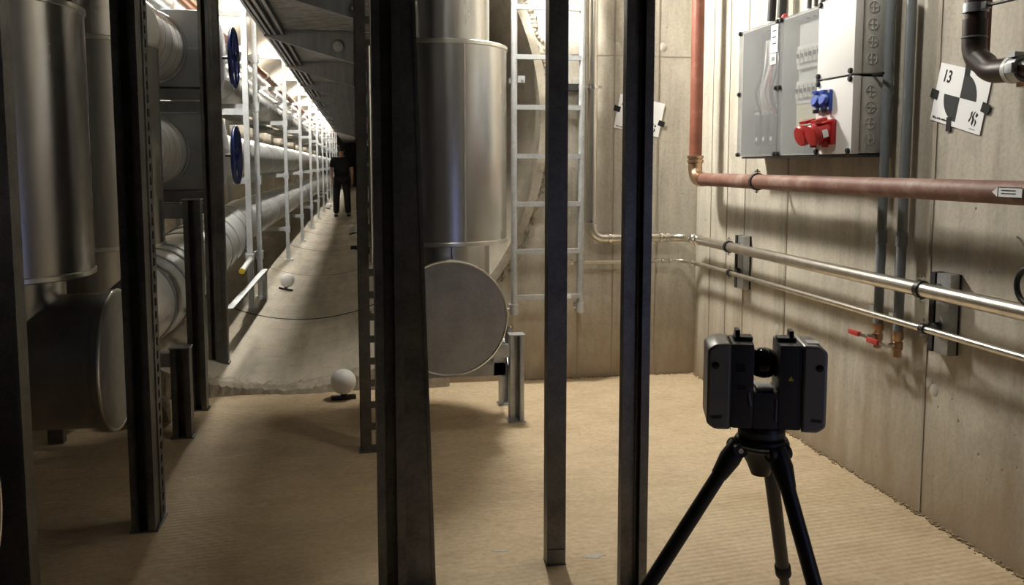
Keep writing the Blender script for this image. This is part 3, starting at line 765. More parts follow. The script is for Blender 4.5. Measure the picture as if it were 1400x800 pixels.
MB().bb(1.20, 1.27, 5.179, 5.1835, .535, .555).build('rung_sticker', M['paper'], p, smooth=False)

def clamp_ring(par, c, axis, r, up=(0, 0, 1), mt=None):
    o = MB().band(c, axis, r-.001, r+.006, .024, 28).build('clamp_band', M['black'] if mt is None else mt, par)
    c = Vector(c); u = Vector(up)
    MB().cyl(c+u*(r-.002), c+u*(r+.026), .005, seg=8).box(c+u*(r+.014), (.022, .022, .008)).build('clamp_screw', M['bright'], o)
    MB().cyl(c-u*(r-.002), c-u*(r+.02), .005, seg=8).box(c-u*(r+.012), (.018, .018, .006)).build('clamp_screw', M['bright'], o)
    return o
# stainless pipe: down the back wall, along it, round the corner and along the right wall
p = thing('steel_pipe', 'thicker stainless pipe down the back wall and along the right wall', 'pipe', (1.415, 5.25, .9))
r2 = .027; zz = .895
pts = [(1.415, 5.25, 3.2), (1.415, 5.25, zz+.09)] + arc((1.415+.075, 5.25, zz+.075), .075, (-1, 0, 0), (0, 0, -1), 0, PI/2, 8) + [(1.92, 5.25, zz)] + \
      arc((1.92, 5.15, zz), .1, (0, 1, 0), (1, 0, 0), 0.1, PI/2, 7) + [(2.02, 4.9, zz), (2.02, .4, zz)]
MB().sweep(pts, r2, 24).build('pipe_run', M['steel'], p)
for c, ax in (((1.415, 5.25, 1.0), (0, 0, 1)), ((1.53, 5.25, zz), (1, 0, 0)), ((1.86, 5.25, zz), (1, 0, 0)), ((1.90, 5.25, zz), (1, 0, 0)), ((2.02, 5.02, zz), (0, 1, 0)), ((2.02, 5.09, zz), (0, 1, 0))):
    MB().lathe_open([(r2-.002, -.014), (r2+.006, -.009), (r2+.006, .009), (r2-.002, .014)], c, ax, 24).build('press_fitting', M['bright'], p)
clamp_ring(p, (2.02, 4.575, zz), (0, 1, 0), r2); clamp_ring(p, (2.02, 2.875, zz), (0, 1, 0), r2)
c_ = MB().band((1.415, 5.25, 1.82), (0, 0, 1), r2-.001, r2+.006, .024, 24).bb(1.32, 1.388, 5.24, 5.26, 1.812, 1.828).bb(1.44, 1.47, 5.24, 5.26, 1.812, 1.828).build('clamp_band', M['bright'], p)
MB().bb(1.20, 1.36, 5.27, YB, 1.80, 1.84).build('clamp_rail', M['charcoal'], p, smooth=False)
# thin dark upright tube close to the wall beside it
p = thing('thin_dark_tube', 'thin dark upright tube beside the vertical stainless pipe', 'pipe', (1.377, 5.3, .9))
MB().sweep([(1.372, 5.305, .98), (1.372, 5.305, 3.2)], .012, 14).build('tube', M['conduit'], p)
# small pipe
p = thing('steel_pipe', 'thin pale pipe below the stainless one along both walls', 'pipe', (1.26, 5.25, .74))
z3 = .745; r3 = .0125
pts = [(1.255, 5.26, z3), (1.95, 5.26, z3)] + arc((1.95, 5.19, z3), .07, (0, 1, 0), (1, 0, 0), 0, PI/2, 7) + [(2.02, 4.9, z3+.006), (2.02, .4, z3+.012)]
MB().sweep(pts, r3, 16).build('pipe_run', M['steel'], p)
for c, ax in (((1.29, 5.26, z3), (1, 0, 0)), ((1.88, 5.26, z3), (1, 0, 0)), ((1.93, 5.26, z3), (1, 0, 0)), ((2.02, 5.1, z3), (0, 1, 0))):
    MB().lathe_open([(r3-.002, -.012), (r3+.005, -.008), (r3+.005, .008), (r3-.002, .012)], c, ax, 16).build('press_fitting', M['bright'], p)
clamp_ring(p, (2.02, 4.557, z3+.007), (0, 1, 0), r3); clamp_ring(p, (2.02, 2.852, z3+.009), (0, 1, 0), r3)
# wall rails that hold the clamps
for y, lab in ((4.58, 'strut rail on the right wall nearer the corner'), (2.86, 'strut rail on the right wall nearer the viewer')):
    p = thing('strut_rail', lab, 'strut', (2.11, y, .65), 'strut rails behind the wall pipes')
    MB().bb(2.085, 2.128, y-.055, y+.02, .66, .955).build('channel_back', M['galv'], p, smooth=False)
    MB().bb(2.083, 2.13, y+.03, y+.055, .66, .955).bb(2.12, 2.129, y-.055, y+.055, .66, .955).build('channel_side', M['recess_shade'], p, smooth=False)
    for z, r in ((zz, .027), (z3+.008, .0125)): MB().cyl((2.02+r, y, z), (2.1, y, z), .006, seg=8).lathe([(.022, 0), (.022, .02)], (2.085, y, z), (-1, 0, 0), 6).build('stud', M['charcoal'], p)
# red brown pipe
p = thing('drain_pipe', 'red brown pipe dropping in the corner and running along the right wall', 'pipe', (1.97, 4.97, 1.26))
rr = .037; zr = 1.264
MB().sweep([(1.97, 4.97, zr+.12), (1.97, 4.97, 3.3)], rr, 28).build('vertical_run', M['redpipe'], p)
MB().sweep([(1.97, 4.97, zr+.12)] + arc((1.97, 4.90, zr+.07), .07, (0, 1, 0), (0, 0, -1), 0, PI/2, 8) + [(1.97, 4.84, zr)], rr+.004, 28).build('elbow', M['brass'], p)
for z in (zr+.105, zr+.13): MB().lathe_open([(rr, -.011), (rr+.011, -.008), (rr+.011, .008), (rr, .011)], (1.97, 4.97, z), (0, 0, 1), 28).build('elbow_ring', M['brass'], p)
MB().sweep([(1.97, 4.86, zr), (1.97, .4, zr)], rr, 28).build('horizontal_run', M['redpipe2'], p)
clamp_ring(p, (1.97, 4.14, zr), (0, 1, 0), rr); MB().cyl((1.99, 4.14, zr), (XR, 4.14, zr), .008, seg=8).build('clamp_stud', M['bright'], p)
st = MB().bb(1.930, 1.9325, 2.30, 2.40, zr-.014, zr+.018).build('arrow_label', M['paper'], p, smooth=False)
MB().add([(1.930, 2.40, zr-.014), (1.930, 2.40, zr+.018), (1.930, 2.425, zr+.002), (1.9325, 2.40, zr-.014), (1.9325, 2.40, zr+.018), (1.9325, 2.425, zr+.002)], [(0, 1, 2), (5, 4, 3), (0, 2, 5, 3), (1, 4, 5, 2)]).build('label_point', M['paper'], st, smooth=False)
for k, (a, b) in enumerate(((.006, .009), (-.003, .0))): MB().bb(1.9293, 1.9303, 2.325, 2.385, zr+a, zr+b).build('print_line', M['ink'], st, smooth=False)
MB().bb(1.9293, 1.9303, 2.398, 2.401, zr-.014, zr+.018).bb(1.9293, 1.9303, 2.30, 2.40, zr+.016, zr+.018).bb(1.9293, 1.9303, 2.30, 2.40, zr-.014, zr-.012).build('label_border', M['ink'], st, smooth=False)
# conduits with taps
for y, ly, lab in ((3.238, .025, 'left grey conduit pipe ending in a red levered tap'), (3.102, .02, 'right grey conduit pipe ending in a red levered tap')):
    p = thing('tap_pipe', lab, 'pipe', (2.08, y, .6), 'grey conduits on the right wall')
    zb = .70 if y > 3.2 else .69
    MB().sweep([(2.085, y, zb), (2.085, y, 3.3)], .019, 20).build('tube', M['conduit'], p)
    MB().lathe_open([(.018, -.03), (.022, -.025), (.022, .025), (.018, .03)], (2.085, y, 1.06), (0, 0, 1), 20).build('coupling', M['conduit'], p)
    vb = MB().lathe([(.012, 0), (.017, .004), (.017, .03), (.021, .034), (.021, .06), (.016, .066), (.022, .078), (.022, .105)], (2.085, y, zb-.10), (0, 0, 1), 16).build('valve_body', M['brass'], p)
    MB().cyl((2.075, y, zb-.05), (2.035, y, zb-.05), .010, seg=12).build('valve_stem', M['bright'], vb)
    MB().bb(2.030, 2.038, y-.01, y+.075, zb-.056, zb-.044).build('lever', M['bright'], vb, smooth=False)
    MB().box((2.033, y+.085, zb-.050), (.016, .075, .020), bev=.004).build('lever_grip', M['redlever'], vb)
    MB().box((2.08, y+.02, zb+.065), (.03, .03, .025)).build('pipe_clip', M['boxside'], p)

# target sheets
def sheet(label, loc, rotm, tilt, num, flip):
    p = thing('target_sheet', label, 'sign', loc)
    p.matrix_world = T(loc) @ rotm.to_4x4() @ Matrix.Rotation(tilt, 4, 'Z')
    W, H = (.282 if flip else .297), .212
    MB().bb(-W/2, W/2, -H/2, H/2, 0, .001).build('paper', M['paper'], p, smooth=False, world=False)
    rad = .088
    for a0 in (0, PI):
        poly = [(0, 0)]+[(rad*math.cos(a0+PI/2*i/16), rad*math.sin(a0+PI/2*i/16)) for i in range(17)]
        MB().prism(poly, .001, .0016).build('quadrant', M['paper_dark'], p, smooth=False, world=False)
    for x, y, w_, h_, a in ((-W/2-.002, -.01 if flip else .012, .042, .034, -.1), (W/2+.002, -.012 if flip else -.02, .042, .034, -.15), (.012, H/2-.002, .026, .05, .1), (-.03, -H/2+.004, .026, .052, .18)):
        MB().box((x, y, .0022), (w_, h_, .001), Matrix.Rotation(a, 3, 'Z')).build('tape', M['ink'], p, smooth=False, world=False)
    text(num, .062, M['ink'], p, T((-W/2+(.05 if len(num) > 1 else .03), H/2-.045, .0014)), 'number', sx=.8, shear=.12, bold=.0012)
    text('Bitte nicht entfernen!', .0115, M['ink'], p, T((-W/2+.062, -H/2+.014, .0014)), 'caption', bold=.0003)
    lg = MB()                                           # brush-like monogram in the lower right corner
    for poly in ([(-.020, .020), (-.012, .026), (-.014, .004), (-.022, -.016), (-.027, -.012), (-.020, .004)],
                 [(-.004, .022), (.004, .028), (-.004, .010), (.002, -.004), (-.004, -.026), (-.010, -.018), (-.008, -.004), (-.012, .008)],
                 [(.010, .024), (.018, .016), (.010, .006), (.004, .012)], [(.004, .002), (.016, -.008), (.012, -.022), (.006, -.026), (.008, -.012)]):
        lg.prism([(x+W/2-.045, y-H/2+.048) for x, y in poly], .001, .0016)
    lg.build('monogram', M['ink'], p, smooth=False, world=False)
    MB().bb(W/2-.06, W/2-.03, -H/2+.010, -H/2+.013, .001, .0015).build('print_line', M['conduit'], p, smooth=False, world=False)
    return p
RB = Matrix(((1, 0, 0), (0, 0, -1), (0, 1, 0)))           # on the back wall: u = +x, v = +z, n = -y
RRt = Matrix(((0, 0, -1), (-1, 0, 0), (0, 1, 0)))         # on the right wall: u = -y, v = +z, n = -x
sheet('white sheet number 7 taped to the back wall behind the grooved post', (1.737, YB-.004, 1.655), RB, R(-11.5), '7', 0)
sheet('white sheet number 13 taped to the right wall below the brown bend', (XR-.004, 2.857, 1.588), RRt, R(-14), '13', 1)

# ================================================================== DISTRIBUTION BOARD
p = thing('distribution_board', 'grey electrical board with clear covers and red and blue sockets', 'electrical board', (2.03, 3.85, 1.39))
zb0, zb1, zm = 1.393, 2.035, 1.708
# clear enclosures: back tray, frame, contents, cover
def clear_box(y0, y1, xf, nm):
    b = MB().bb(XR-.02, XR-.004, y0, y1, zb0, zb1).bb(xf+.02, XR-.02, y0, y0+.006, zb0, zb1).bb(xf+.02, XR-.02, y1-.006, y1, zb0, zb1).bb(xf+.02, XR-.02, y0, y1, zb0, zb0+.006).bb(xf+.02, XR-.02, y0, y1, zb1-.006, zb1).build('enclosure_back', M['boxgrey'], p, smooth=False)
    c = MB().bb(xf, xf+.003, y0, y1, zb0, zb1).bb(xf, xf+.03, y0, y0+.003, zb0, zb1).bb(xf, xf+.03, y1-.003, y1, zb0, zb1).bb(xf, xf+.03, y0, y1, zb0, zb0+.003).bb(xf, xf+.03, y0, y1, zb1-.003, zb1).build('clear_cover', M['cover'], p, smooth=False)
    for y in (y0+.015, y1-.015):
        for z in (zb0+.008, (zb0+zb1)/2, zb1-.008): MB().lathe([(.008, 0), (.011, .004), (.011, .02)], (xf-.012, y, z), (1, 0, 0), 12).build('cover_latch', M['black'], c)
    return b
b1 = clear_box(3.955, 4.40, 1.975, 'l'); b2 = clear_box(3.555, 3.95, 1.975, 'm')
MB().bb(2.05, 2.10, 4.01, 4.33, zb0+.05, zb0+.21).build('fuse_base', M['charcoal'], b1, smooth=False)
for k in range(3):
    f_ = MB().box((2.04, 4.09+.08*k, zb0+.13), (.05, .055, .15), bev=.006).build('fuse_carrier', M['charcoal'], b1)
    MB().cyl((2.015, 4.09+.08*k, zb0+.085), (2.01, 4.09+.08*k, zb0+.085), .011, seg=14).build('fuse_button', M['white'], f_)
MB().bb(2.06, 2.108, 3.975, 4.385, zb0+.24, zb0+.255).bb(2.06, 2.108, 3.975, 4.385, zb0+.215, zb0+.23).build('bus_rail', M['boxside'], b1, smooth=False)
MB().bb(2.095, 2.1085, 3.965, 4.39, zb0+.01, zb1-.01).build('inner_plate', M['inner'], b1, smooth=False)
random.seed(21)
for k in range(7):
    y = 4.07+.035*k; mt = [M['black'], M['black'], M['red'], M['boxside'], M['white'], M['white'], M['black']][k]
    MB().sweep(smooth_path([(2.06, y+.02, zb0+.21), (2.02, y+random.uniform(-.02, .02), zb0+.32), (2.03, y-.03+random.uniform(-.04, .04), zb0+.45), (2.06, 4.19+.02*k-.04, zb1-.06)], 6), .007, 8).build('inner_wire', mt, b1)
sc = MB().bb(1.9715, 1.9745, 3.965, 4.035, zb1-.15, zb1-.02).build('sticker', M['paper'], p, smooth=False)
for z in (.045, .075, .105): MB().bb(1.9705, 1.972, 3.98, 4.02, zb1-z-.006, zb1-z).build('print_line', M['ink'], sc, smooth=False)
sc = MB().bb(1.9715, 1.9745, 3.98, 4.035, zb1-.205, zb1-.155).build('sticker', M['paper'], p, smooth=False)
MB().bb(1.9705, 1.972, 3.99, 4.025, zb1-.19, zb1-.17).build('print_line', M['conduit'], sc, smooth=False)
# middle: white mask plate with two rows of breakers and a yellow card
MB().bb(2.035, 2.04, 3.58, 3.87, zb0+.06, zb1-.04).build('mask_plate', M['boxgrey'], b2, smooth=False)
for zc in (zb1-.19, zb1-.35):
    rb = MB().bb(2.02, 2.036, 3.585, 3.86, zc-.055, zc+.05).build('breaker_row', M['white'], b2, smooth=False)
    for k in range(7):
        y = 3.602+.038*k
        MB().bb(2.008, 2.022, y-.015, y+.015, zc-.03, zc+.03).build('breaker', M['boxside'], rb, smooth=False)
        MB().bb(2.0, 2.01, y-.006, y+.006, zc-.006, zc+.012).build('breaker_toggle', M['charcoal'], rb, smooth=False)
yc = MB().bb(2.024, 2.033, 3.60, 3.86, zb0+.07, zb0+.25).build('schedule_card', M['yellow_paper'], b2, smooth=False)
for k in range(6): MB().bb(2.0225, 2.0245, 3.63+.01*(k % 2), 3.80+.01*(k % 3), zb0+.09+.024*k, zb0+.095+.024*k).build('print_line', M['boxside'], yc, smooth=False)
# right: two solid boxes, each a base with a lid, knock-outs on the side
def solid(z0, z1, tag_):
    bs = MB().box((2.05, 3.405, (z0+z1)/2), (.15, .275, z1-z0-.004), bev=.008).build('box_base', M['boxside'], p)
    MB().box((1.968, 3.405, (z0+z1)/2), (.036, .285, z1-z0), bev=.006).build('box_lid', M['white'], p)
    n = int((z1-z0-.06)/.055)
    for k in range(4):
        z = z0+.06+(z1-z0-.12)*k/3
        MB().ring((2.03, 3.2665, z), (0, 1, 0), .022, .0009, 20, 6).bb(2.029, 2.031, 3.2655, 3.2675, z-.02, z+.02).bb(2.01, 2.05, 3.2655, 3.2675, z-.001, z+.001).build('knockout', M['boxgrey'], bs)
    MB().bb(1.985, 1.989, 3.266, 3.54, z0+.01, z1-.01).build('lid_gap', M['inner'], bs, smooth=False)
    for y in (3.28, 3.53):
        for z in (z0+.012, z1-.012): MB().lathe([(.009, 0), (.012, .004), (.012, .018)], (1.939, y, z), (1, 0, 0), 12).build('lid_screw', M['black'], bs)
solid(zm+.004, zb1, 'u'); solid(zb0, zm-.004, 'l')
MB().cyl((2.04, 3.27, zm), (2.04, 3.20, zm), .006, seg=8).build('box_link', M['black'], p)
MB().bb(1.985, XR, 3.27, 4.36, zb0-.012, zb0-.003).build('mounting_rail', M['charcoal'], p, smooth=False)
for y in (3.507, 3.443):       # blue sockets
    s_ = MB().box((1.942, y, 1.618), (.014, .060, .088), bev=.004).build('blue_socket', M['blue'], p)
    Rt_ = Matrix.Rotation(R(-16), 3, 'Y')
    MB().lathe([(.030, 0), (.030, .010), (.024, .016)], (1.932, y, 1.622), (-1, 0, .25), 24).build('socket_flap', M['blue'], s_)
    MB().box((1.925, y, 1.655), (.018, .03, .012)).build('flap_hinge', M['blue'], s_)
    MB().box((1.925, y, 1.575), (.022, .012, .016)).build('flap_spring', M['charcoal'], s_)
    for dy in (-.022, .022):
        for dz in (-.035, .035): MB().cyl((1.936, y+dy, 1.618+dz), (1.933, y+dy, 1.618+dz), .006, seg=10).build('socket_screw', M['white'], s_)
for y in (3.515, 3.42):        # red sockets
    s_ = MB().box((1.940, y, 1.485), (.018, .088, .105), bev=.005).build('red_socket', M['red'], p)
    ax = Vector((-1, 0, -.28)).normalized(); c = Vector((1.935, y, 1.49))
    MB().lathe([(.036, 0), (.038, .05), (.044, .055), (.044, .075), (.040, .080), (.001, .082)], c, ax, 32).build('socket_cap', M['red'], s_)
    MB().box((1.895, y, 1.533), (.05, .05, .012), Matrix.Rotation(R(-16), 3, 'Y')).build('cap_hinge', M['red'], s_)
    MB().box((1.905, y-.0365, 1.478), (.024, .004, .032), Matrix.Rotation(R(-16), 3, 'Y')).build('rating_plate', M['paper'], s_)
    MB().box((1.92, y-.01, 1.432), (.02, .02, .02)).build('cap_latch', M['red'], s_)
# cables into the top
for y, r, lab in ((4.24, .021, 0), (4.13, .022, 0), (3.86, .011, 1), (3.80, .010, 1), (3.74, .011, 1)):
    MB().sweep([(2.07, y, zb1-.01), (2.075, y-.005, zb1+.25), (2.08, y-.03, 3.3)], r, 14).build('supply_cable', M['black'] if not lab else M['charcoal'], p)
    MB().lathe([(r+.008, 0), (r+.008, .02), (r+.003, .035)], (2.07, y, zb1-.002), (0, 0, 1), 12).build('cable_gland', M['white'] if lab else M['boxside'], p)
MB().ball((2.0, 3.955, zb1+.01), .016, 14, 10).build('seal_cap', M['redlever'], p)
# brown drain bend at the top right
p = thing('drain_bend', 'dark brown drain pipe bending towards the right picture edge', 'pipe', (1.9, 2.5, 1.65))
rb = .031
pts = [(1.9, 2.50, 3.2), (1.9, 2.50, 1.78)]
MB().sweep(pts, rb, 24).build('down_pipe', M['brownpipe'], p)
MB().sweep([(1.9, 2.50, 1.80), (1.9, 2.50, 1.745)] + arc((1.9, 2.42, 1.73), .08, (0, 1, 0), (0, 0, -1), .1, R(42), 5) + [(1.9, 2.445, 1.655)] + arc((1.9, 2.385, 1.72), .09, (0, 1, 0), (0, 0, -1), R(55), PI/2, 5) + [(1.9, 2.33, 1.628)], rb+.005, 24).build('bend', M['brownpipe'], p)
MB().sweep([(1.9, 2.345, 1.628), (1.9, 1.6, 1.622)], rb-.002, 24).build('branch', M['brownpipe'], p)
MB().lathe_open([(rb, -.004), (rb+.007, -.002), (rb+.007, .002), (rb, .004)], (1.9, 2.5, 1.745), (0, 0, 1), 24).build('bend_ring', M['conduit'], p)
c_ = MB().band((1.9, 2.5, 1.835), (0, 0, 1), rb-.001, rb+.006, .028, 28).box((1.9, 2.455, 1.835), (.02, .022, .02)).build('hose_clamp', M['galv'], p)
MB().cyl((1.9, 2.45, 1.834), (1.9, 2.30, 1.832), .005, seg=10).cyl((1.9, 2.30, 1.832), (1.9, 2.1, 1.832), .009, seg=10).build('clamp_rod', M['charcoal'], c_)
c_ = MB().band((1.9, 2.325, 1.627), (0, 1, 0), rb-.002, rb+.009, .016, 28).build('coupling_clamp', M['white'], p)
MB().band((1.9, 2.297, 1.627), (0, 1, 0), rb-.002, rb+.008, .034, 28).box((1.88, 2.295, 1.667), (.03, .03, .014)).box((1.858, 2.285, 1.627), (.02, .03, .03), bev=.003).build('clamp_sleeve', M['galv'], c_)
MB().bb(1.9, XR, 2.26, 2.31, 1.575, 1.592).bb(2.11, XR, 2.26, 2.31, 1.54, 1.60).build('wall_bracket', M['brass'], p, smooth=False)
MB().bb(1.975, 2.0, 2.555, 2.61, 1.67, 3.2).build('rear_pipe', M['redpipe'], p, smooth=False)
# cable tail and valve ring at the right edge
p = thing('wall_valve', 'black ring wheel at the right picture edge with a pale wire tail', 'valve', (2.0, 2.32, 1.0))
MB().ring((1.98, 2.305, .985), (1, 0, 0), .055, .009, 32, 10).build('ring_wheel', M['black'], p)
MB().cyl((1.975, 2.305, .985), (XR, 2.305, .985), .014, seg=14).cyl((1.98, 2.305, .935), (1.98, 2.305, 1.035), .005, seg=8).build('stem', M['bright'], p)
MB().sweep(smooth_path([(2.08, 2.49, 1.118), (2.075, 2.46, 1.105), (2.04, 2.38, 1.06), (2.0, 2.31, 1.01)], 6), .004, 8).build('wire_tail', M['paper'], p)

# ================================================================== SCANNER + TRIPOD
sx_, sy_, sz_ = .873, 1.78, .777
s = thing('laser_scanner', 'silver and black laser scanner standing on the tripod', 'scanner', (sx_, sy_, sz_), rot=(0, 0, R(-18)))
def lb(): return MB()
def chamf(x0, x1, z0, z1, c, d, mir):     # side shell with chamfered outer corners, seen from the front
    pts = [(x0, z0+c*.9), (x0+c*1.2, z0), (x1, z0), (x1, z1), (x0+c*1.3, z1-.001), (x0, z1-c*1.0)]
    if mir: pts = [(-x, z) for x, z in pts]
    MX = Matrix(((1, 0, 0, 0), (0, 0, 1, 0), (0, 1, 0, 0), (0, 0, 0, 1)))
    return MB().prism(pts, -d, d, MX)
for mir, nm in ((False, 'l'), (True, 'r')):
    sg = -1 if not mir else 1
    sh = chamf(-.125, -.074, 0, .190, .014, .060, mir).build('side_shell', M['silver'], s, world=False)
    bv = sh.modifiers.new('bevel', 'BEVEL'); bv.width = .006; bv.segments = 2; bv.limit_method = 'ANGLE'
    # outer facet toned like the shell, camera window, grip notch
    MB().lathe([(.0078, 0), (.0078, .002), (.005, .003)], (sg*.108, -.0595, .142), (0, -1, 0), 20).build('camera_window', M['gloss'], sh, world=False)
    MB().box((sg*.104, -.0602, .028), (.022, .003, .006), Matrix.Rotation(.1*sg, 3, 'Y')).build('grip_notch', M['charcoal'], sh, world=False)
    MB().box((sg*.0745, -.0602, .095), (.0012, .002, .186)).build('shell_joint', M['black'], sh, world=False)
    pl = MB().box((sg*.050, 0, .096), (.048, .112, .186), bev=.008).build('pillar', M['charcoal'], s, world=False)
    hd = MB().box((sg*.046, 0, .193), (.040, .04, .010), bev=.003).box((sg*.056 if mir else -.058, 0, .203), (.010, .034, .020), bev=.003).build('handle_lug', M['black'], pl, world=False)
MB().box((0, 0, .043), (.054, .108, .080), bev=.006).build('yoke', M['charcoal'], s, world=False)
MB().box((0, -.002, .086), (.036, .07, .006), bev=.002).build('yoke_pad', M['galv'], s, world=False)
ml = MB().ball((0, 0, .138), .035, 40, 24, (1.0, .95, .98)).build('mirror_head', M['gloss'], s, world=False)
MB().lathe([(.022, 0), (.026, .008), (.026, .012)], (-.034, 0, .135), (1, 0, 0), 24).lathe([(.026, 0), (.026, .004), (.022, .012)], (.022, 0, .135), (1, 0, 0), 24).build('mirror_bearing', M['black'], ml, world=False)
MB().bb(-.064, -.046, -.0575, -.0562, .128, .146).build('display_badge', M['ink'], s, smooth=False, world=False)
tri = MB().prism([(.044, .112), (.056, .112), (.050, .123)], .0562, .0575, Matrix(((1, 0, 0, 0), (0, 0, -1, 0), (0, 1, 0, 0), (0, 0, 0, 1)))).build('warning_triangle', M['yellow'], s, smooth=False, world=False)
MB().bb(.086, .112, -.035, .0, .1895, .1912).build('top_label', M['white'], s, smooth=False, world=False)
MB().bb(-.062, -.042, -.0575, -.056, .090, .098).build('latch', M['black'], s, smooth=False, world=False)
MB().box((-.034, -.0575, .07), (.004, .004, .03), Matrix.Rotation(-.15, 3, 'Y')).build('yoke_rib', M['conduit'], s, world=False)
MB().box((.022, -.055, .045), (.003, .003, .05)).build('yoke_rib', M['conduit'], s, world=False)
MB().lathe([(.048, -.030), (.050, -.026), (.050, -.006), (.046, 0)], (0, 0, 0), (0, 0, 1), 40).build('base_ring', M['black'], s, world=False)
MB().lathe_open([(.0495, -.006), (.0512, -.006), (.0512, .006), (.0495, .006)], (0, 0, -.016), (0, 0, 1), 40).build('scale_ring', M['charcoal'], s, world=False)
t = thing('tripod', 'black three legged tripod carrying the laser scanner', 'tripod', (sx_, sy_, 0))
zt = sz_-.030
MB().lathe([(.020, -.085), (.030, -.06), (.048, -.028), (.058, -.020), (.060, -.008), (.056, 0)], (sx_, sy_, zt), (0, 0, 1), 40).build('head', M['black'], t)
MB().lathe_open([(.058, -.002), (.0615, -.002), (.0615, .002), (.058, .002)], (sx_, sy_, zt-.012), (0, 0, 1), 48).build('head_rim', M['galv'], t)
LEGS = [(R(175), .50), (R(-75), .40), (R(51), .45)]
for a, rho in LEGS:
    dx, dy = math.cos(a), math.sin(a); A = Vector((sx_+dx*.055, sy_+dy*.055, zt-.022)); B = Vector((sx_+dx*rho, sy_+dy*rho, .012))
    dr = (B-A).normalized(); ln = (B-A).length
    lg = MB().cyl(A+dr*.05, A+dr*ln*.56, .0165, .0165, 20).build('leg', M['black'], t)
    MB().cyl(A+dr*ln*.30, A+dr*(ln-.03), .0125, .0125, 16).build('lower_tube', M['black'], lg)
    MB().lathe([(.017, 0), (.020, .004), (.020, .034), (.015, .042)], A+dr*ln*.54, dr, 20).build('twist_lock', M['rubber'], lg)
    MB().cyl(B-dr*.04, B-Vector((0, 0, .0))-dr*.0, .016, .010, 14).build('rubber_foot', M['rubber'], lg)
    sd = Vector((-dy, dx, 0))
    MB().sweep([A-dr*.012, A+dr*.03, A+dr*.075], [.020, .024, .018], 16).cyl(A-sd*.026, A+sd*.026, .016, seg=16).build('hinge', M['black'], lg)
    MB().cyl(A-sd*.0275, A+sd*.0275, .006, seg=12).build('hinge_bolt', M['bright'], lg)

# ================================================================== PERSON walking away in the tunnel
px_, py_, pz_ = -.42, 22.4, .042
per = thing('person', 'person in black T-shirt and black trousers walking away down the tunnel', 'person', (px_, py_, pz_))
def skin(name, verts, edges, radii, material, parent, root=0, sub=2):
    me = bpy.data.meshes.new(name); me.from_pydata([Vector(v) for v in verts], edges, [])
    o = bpy.data.objects.new(name, me); COL.objects.link(o)
    m = o.modifiers.new('skin', 'SKIN'); m.use_smooth_shade = True
    for i, sv in enumerate(me.skin_vertices[0].data):
        r_ = radii[i]; sv.radius = r_ if isinstance(r_, tuple) else (r_, r_); sv.use_root = (i == root)
    u = o.modifiers.new('sub', 'SUBSURF'); u.levels = u.render_levels = sub
    m2 = bpy.data.meshes.new_from_object(o.evaluated_get(bpy.context.evaluated_depsgraph_get()))
    bpy.data.objects.remove(o); m2.name = name; m2.materials.clear(); m2.materials.append(material)
    for q in m2.polygons: q.use_smooth = True
    c = link(name, m2, parent); return c
#        0 pelvis        1 waist         2 chest         3 neck base     4 neck          5 skull         6 crown
BV = [(0, 0, .98), (0, .01, 1.12), (0, .0, 1.36), (0, -.01, 1.50), (0, .005, 1.56), (0, .02, 1.64), (0, .02, 1.74),
      (-.20, 0, 1.43), (-.25, .0, 1.15), (-.235, .06, .90), (-.225, .08, .81),      # left shoulder elbow wrist hand
      (.20, 0, 1.43), (.26, -.01, 1.15), (.265, .04, .90), (.26, .07, .81),
      (-.10, 0, .93), (-.135, .02, .50), (-.145, -.02, .10), (-.15, .05, .04),
      (.10, 0, .93), (.13, .03, .50), (.15, .03, .10), (.165, .09, .04)]
BE = [(0, 1), (1, 2), (2, 3), (3, 4), (4, 5), (5, 6), (2, 7), (7, 8), (8, 9), (9, 10), (2, 11), (11, 12), (12, 13), (13, 14), (0, 15), (15, 16), (16, 17), (17, 18), (0, 19), (19, 20), (20, 21), (21, 22)]
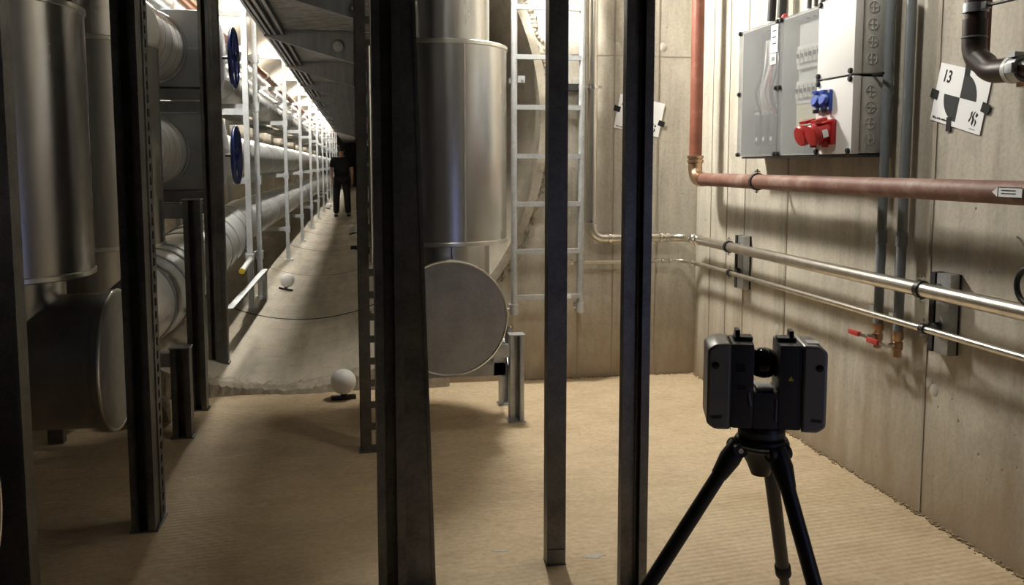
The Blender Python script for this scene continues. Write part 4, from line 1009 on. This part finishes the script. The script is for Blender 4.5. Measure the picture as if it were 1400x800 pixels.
BRd = [(.15, .10), (.14, .10), (.17, .11), .075, .06, (.075, .09), (.062, .075), .062, .045, .032, .036, .062, .045, .032, .036, .085, .058, .042, .026, .085, .058, .042, .026]
skin('body', BV, BE, BRd, M['skin'], per)
k_ = .022
TV = [BV[0], BV[1], BV[2], (0, -.005, 1.47), BV[7], (-.235, 0, 1.22), BV[11], (.24, 0, 1.22), (0, 0, .86)]
skin('t_shirt', TV, [(8, 0), (0, 1), (1, 2), (2, 3), (2, 4), (4, 5), (2, 6), (6, 7)], [(.185, .135), (.18, .13), (.20, .14), .09, .085, .075, .085, .075, (.175, .125)], M['tshirt'], per)
PV = [(0, 0, .99), BV[15], BV[16], (-.145, 0, .07), BV[19], BV[20], (.15, .04, .07)]
skin('trousers', PV, [(0, 1), (1, 2), (2, 3), (0, 4), (4, 5), (5, 6)], [(.15, .12), .115, .092, .082, .115, .092, .082], M['trousers'], per)
hr = MB().ball((0, .012, 1.70), .099, 24, 14, (.88, 1.08, 1.0)); hr.v = [(x, y, z if z > 1.64 else 1.64+(z-1.64)*.25) for x, y, z in hr.v]
hr.build('hair', M['hair'], per, world=False)
for x, y, nm in ((-.15, .045, 'l'), (.165, .085, 'r')):
    MB().box((x, y, .035), (.10, .27, .07), bev=.025).build('shoe', M['black'], per, world=False)
for sx in (-1, 1):                                       # ears, and finger chains on both hands
    MB().ball((sx*.083, .02, 1.645), .03, 10, 8, (.4, .7, 1.1)).build('ear', M['skin'], per, world=False)
    hx, hy, hz = (-.225, .08, .81) if sx < 0 else (.26, .07, .81)
    for j, (dy, l_) in enumerate(((-.03, .075), (-.01, .085), (.012, .08), (.03, .065))):
        MB().sweep([(hx, hy+dy, hz), (hx, hy+dy+.005, hz-l_*.6), (hx-sx*.015, hy+dy+.012, hz-l_*1.05)], [.011, .010, .008], 8).build('finger', M['skin'], per, world=False)
    MB().sweep([(hx, hy+.03, hz+.03), (hx-sx*.012, hy+.055, hz-.01), (hx-sx*.018, hy+.06, hz-.04)], [.012, .011, .009], 8).build('thumb', M['skin'], per, world=False)
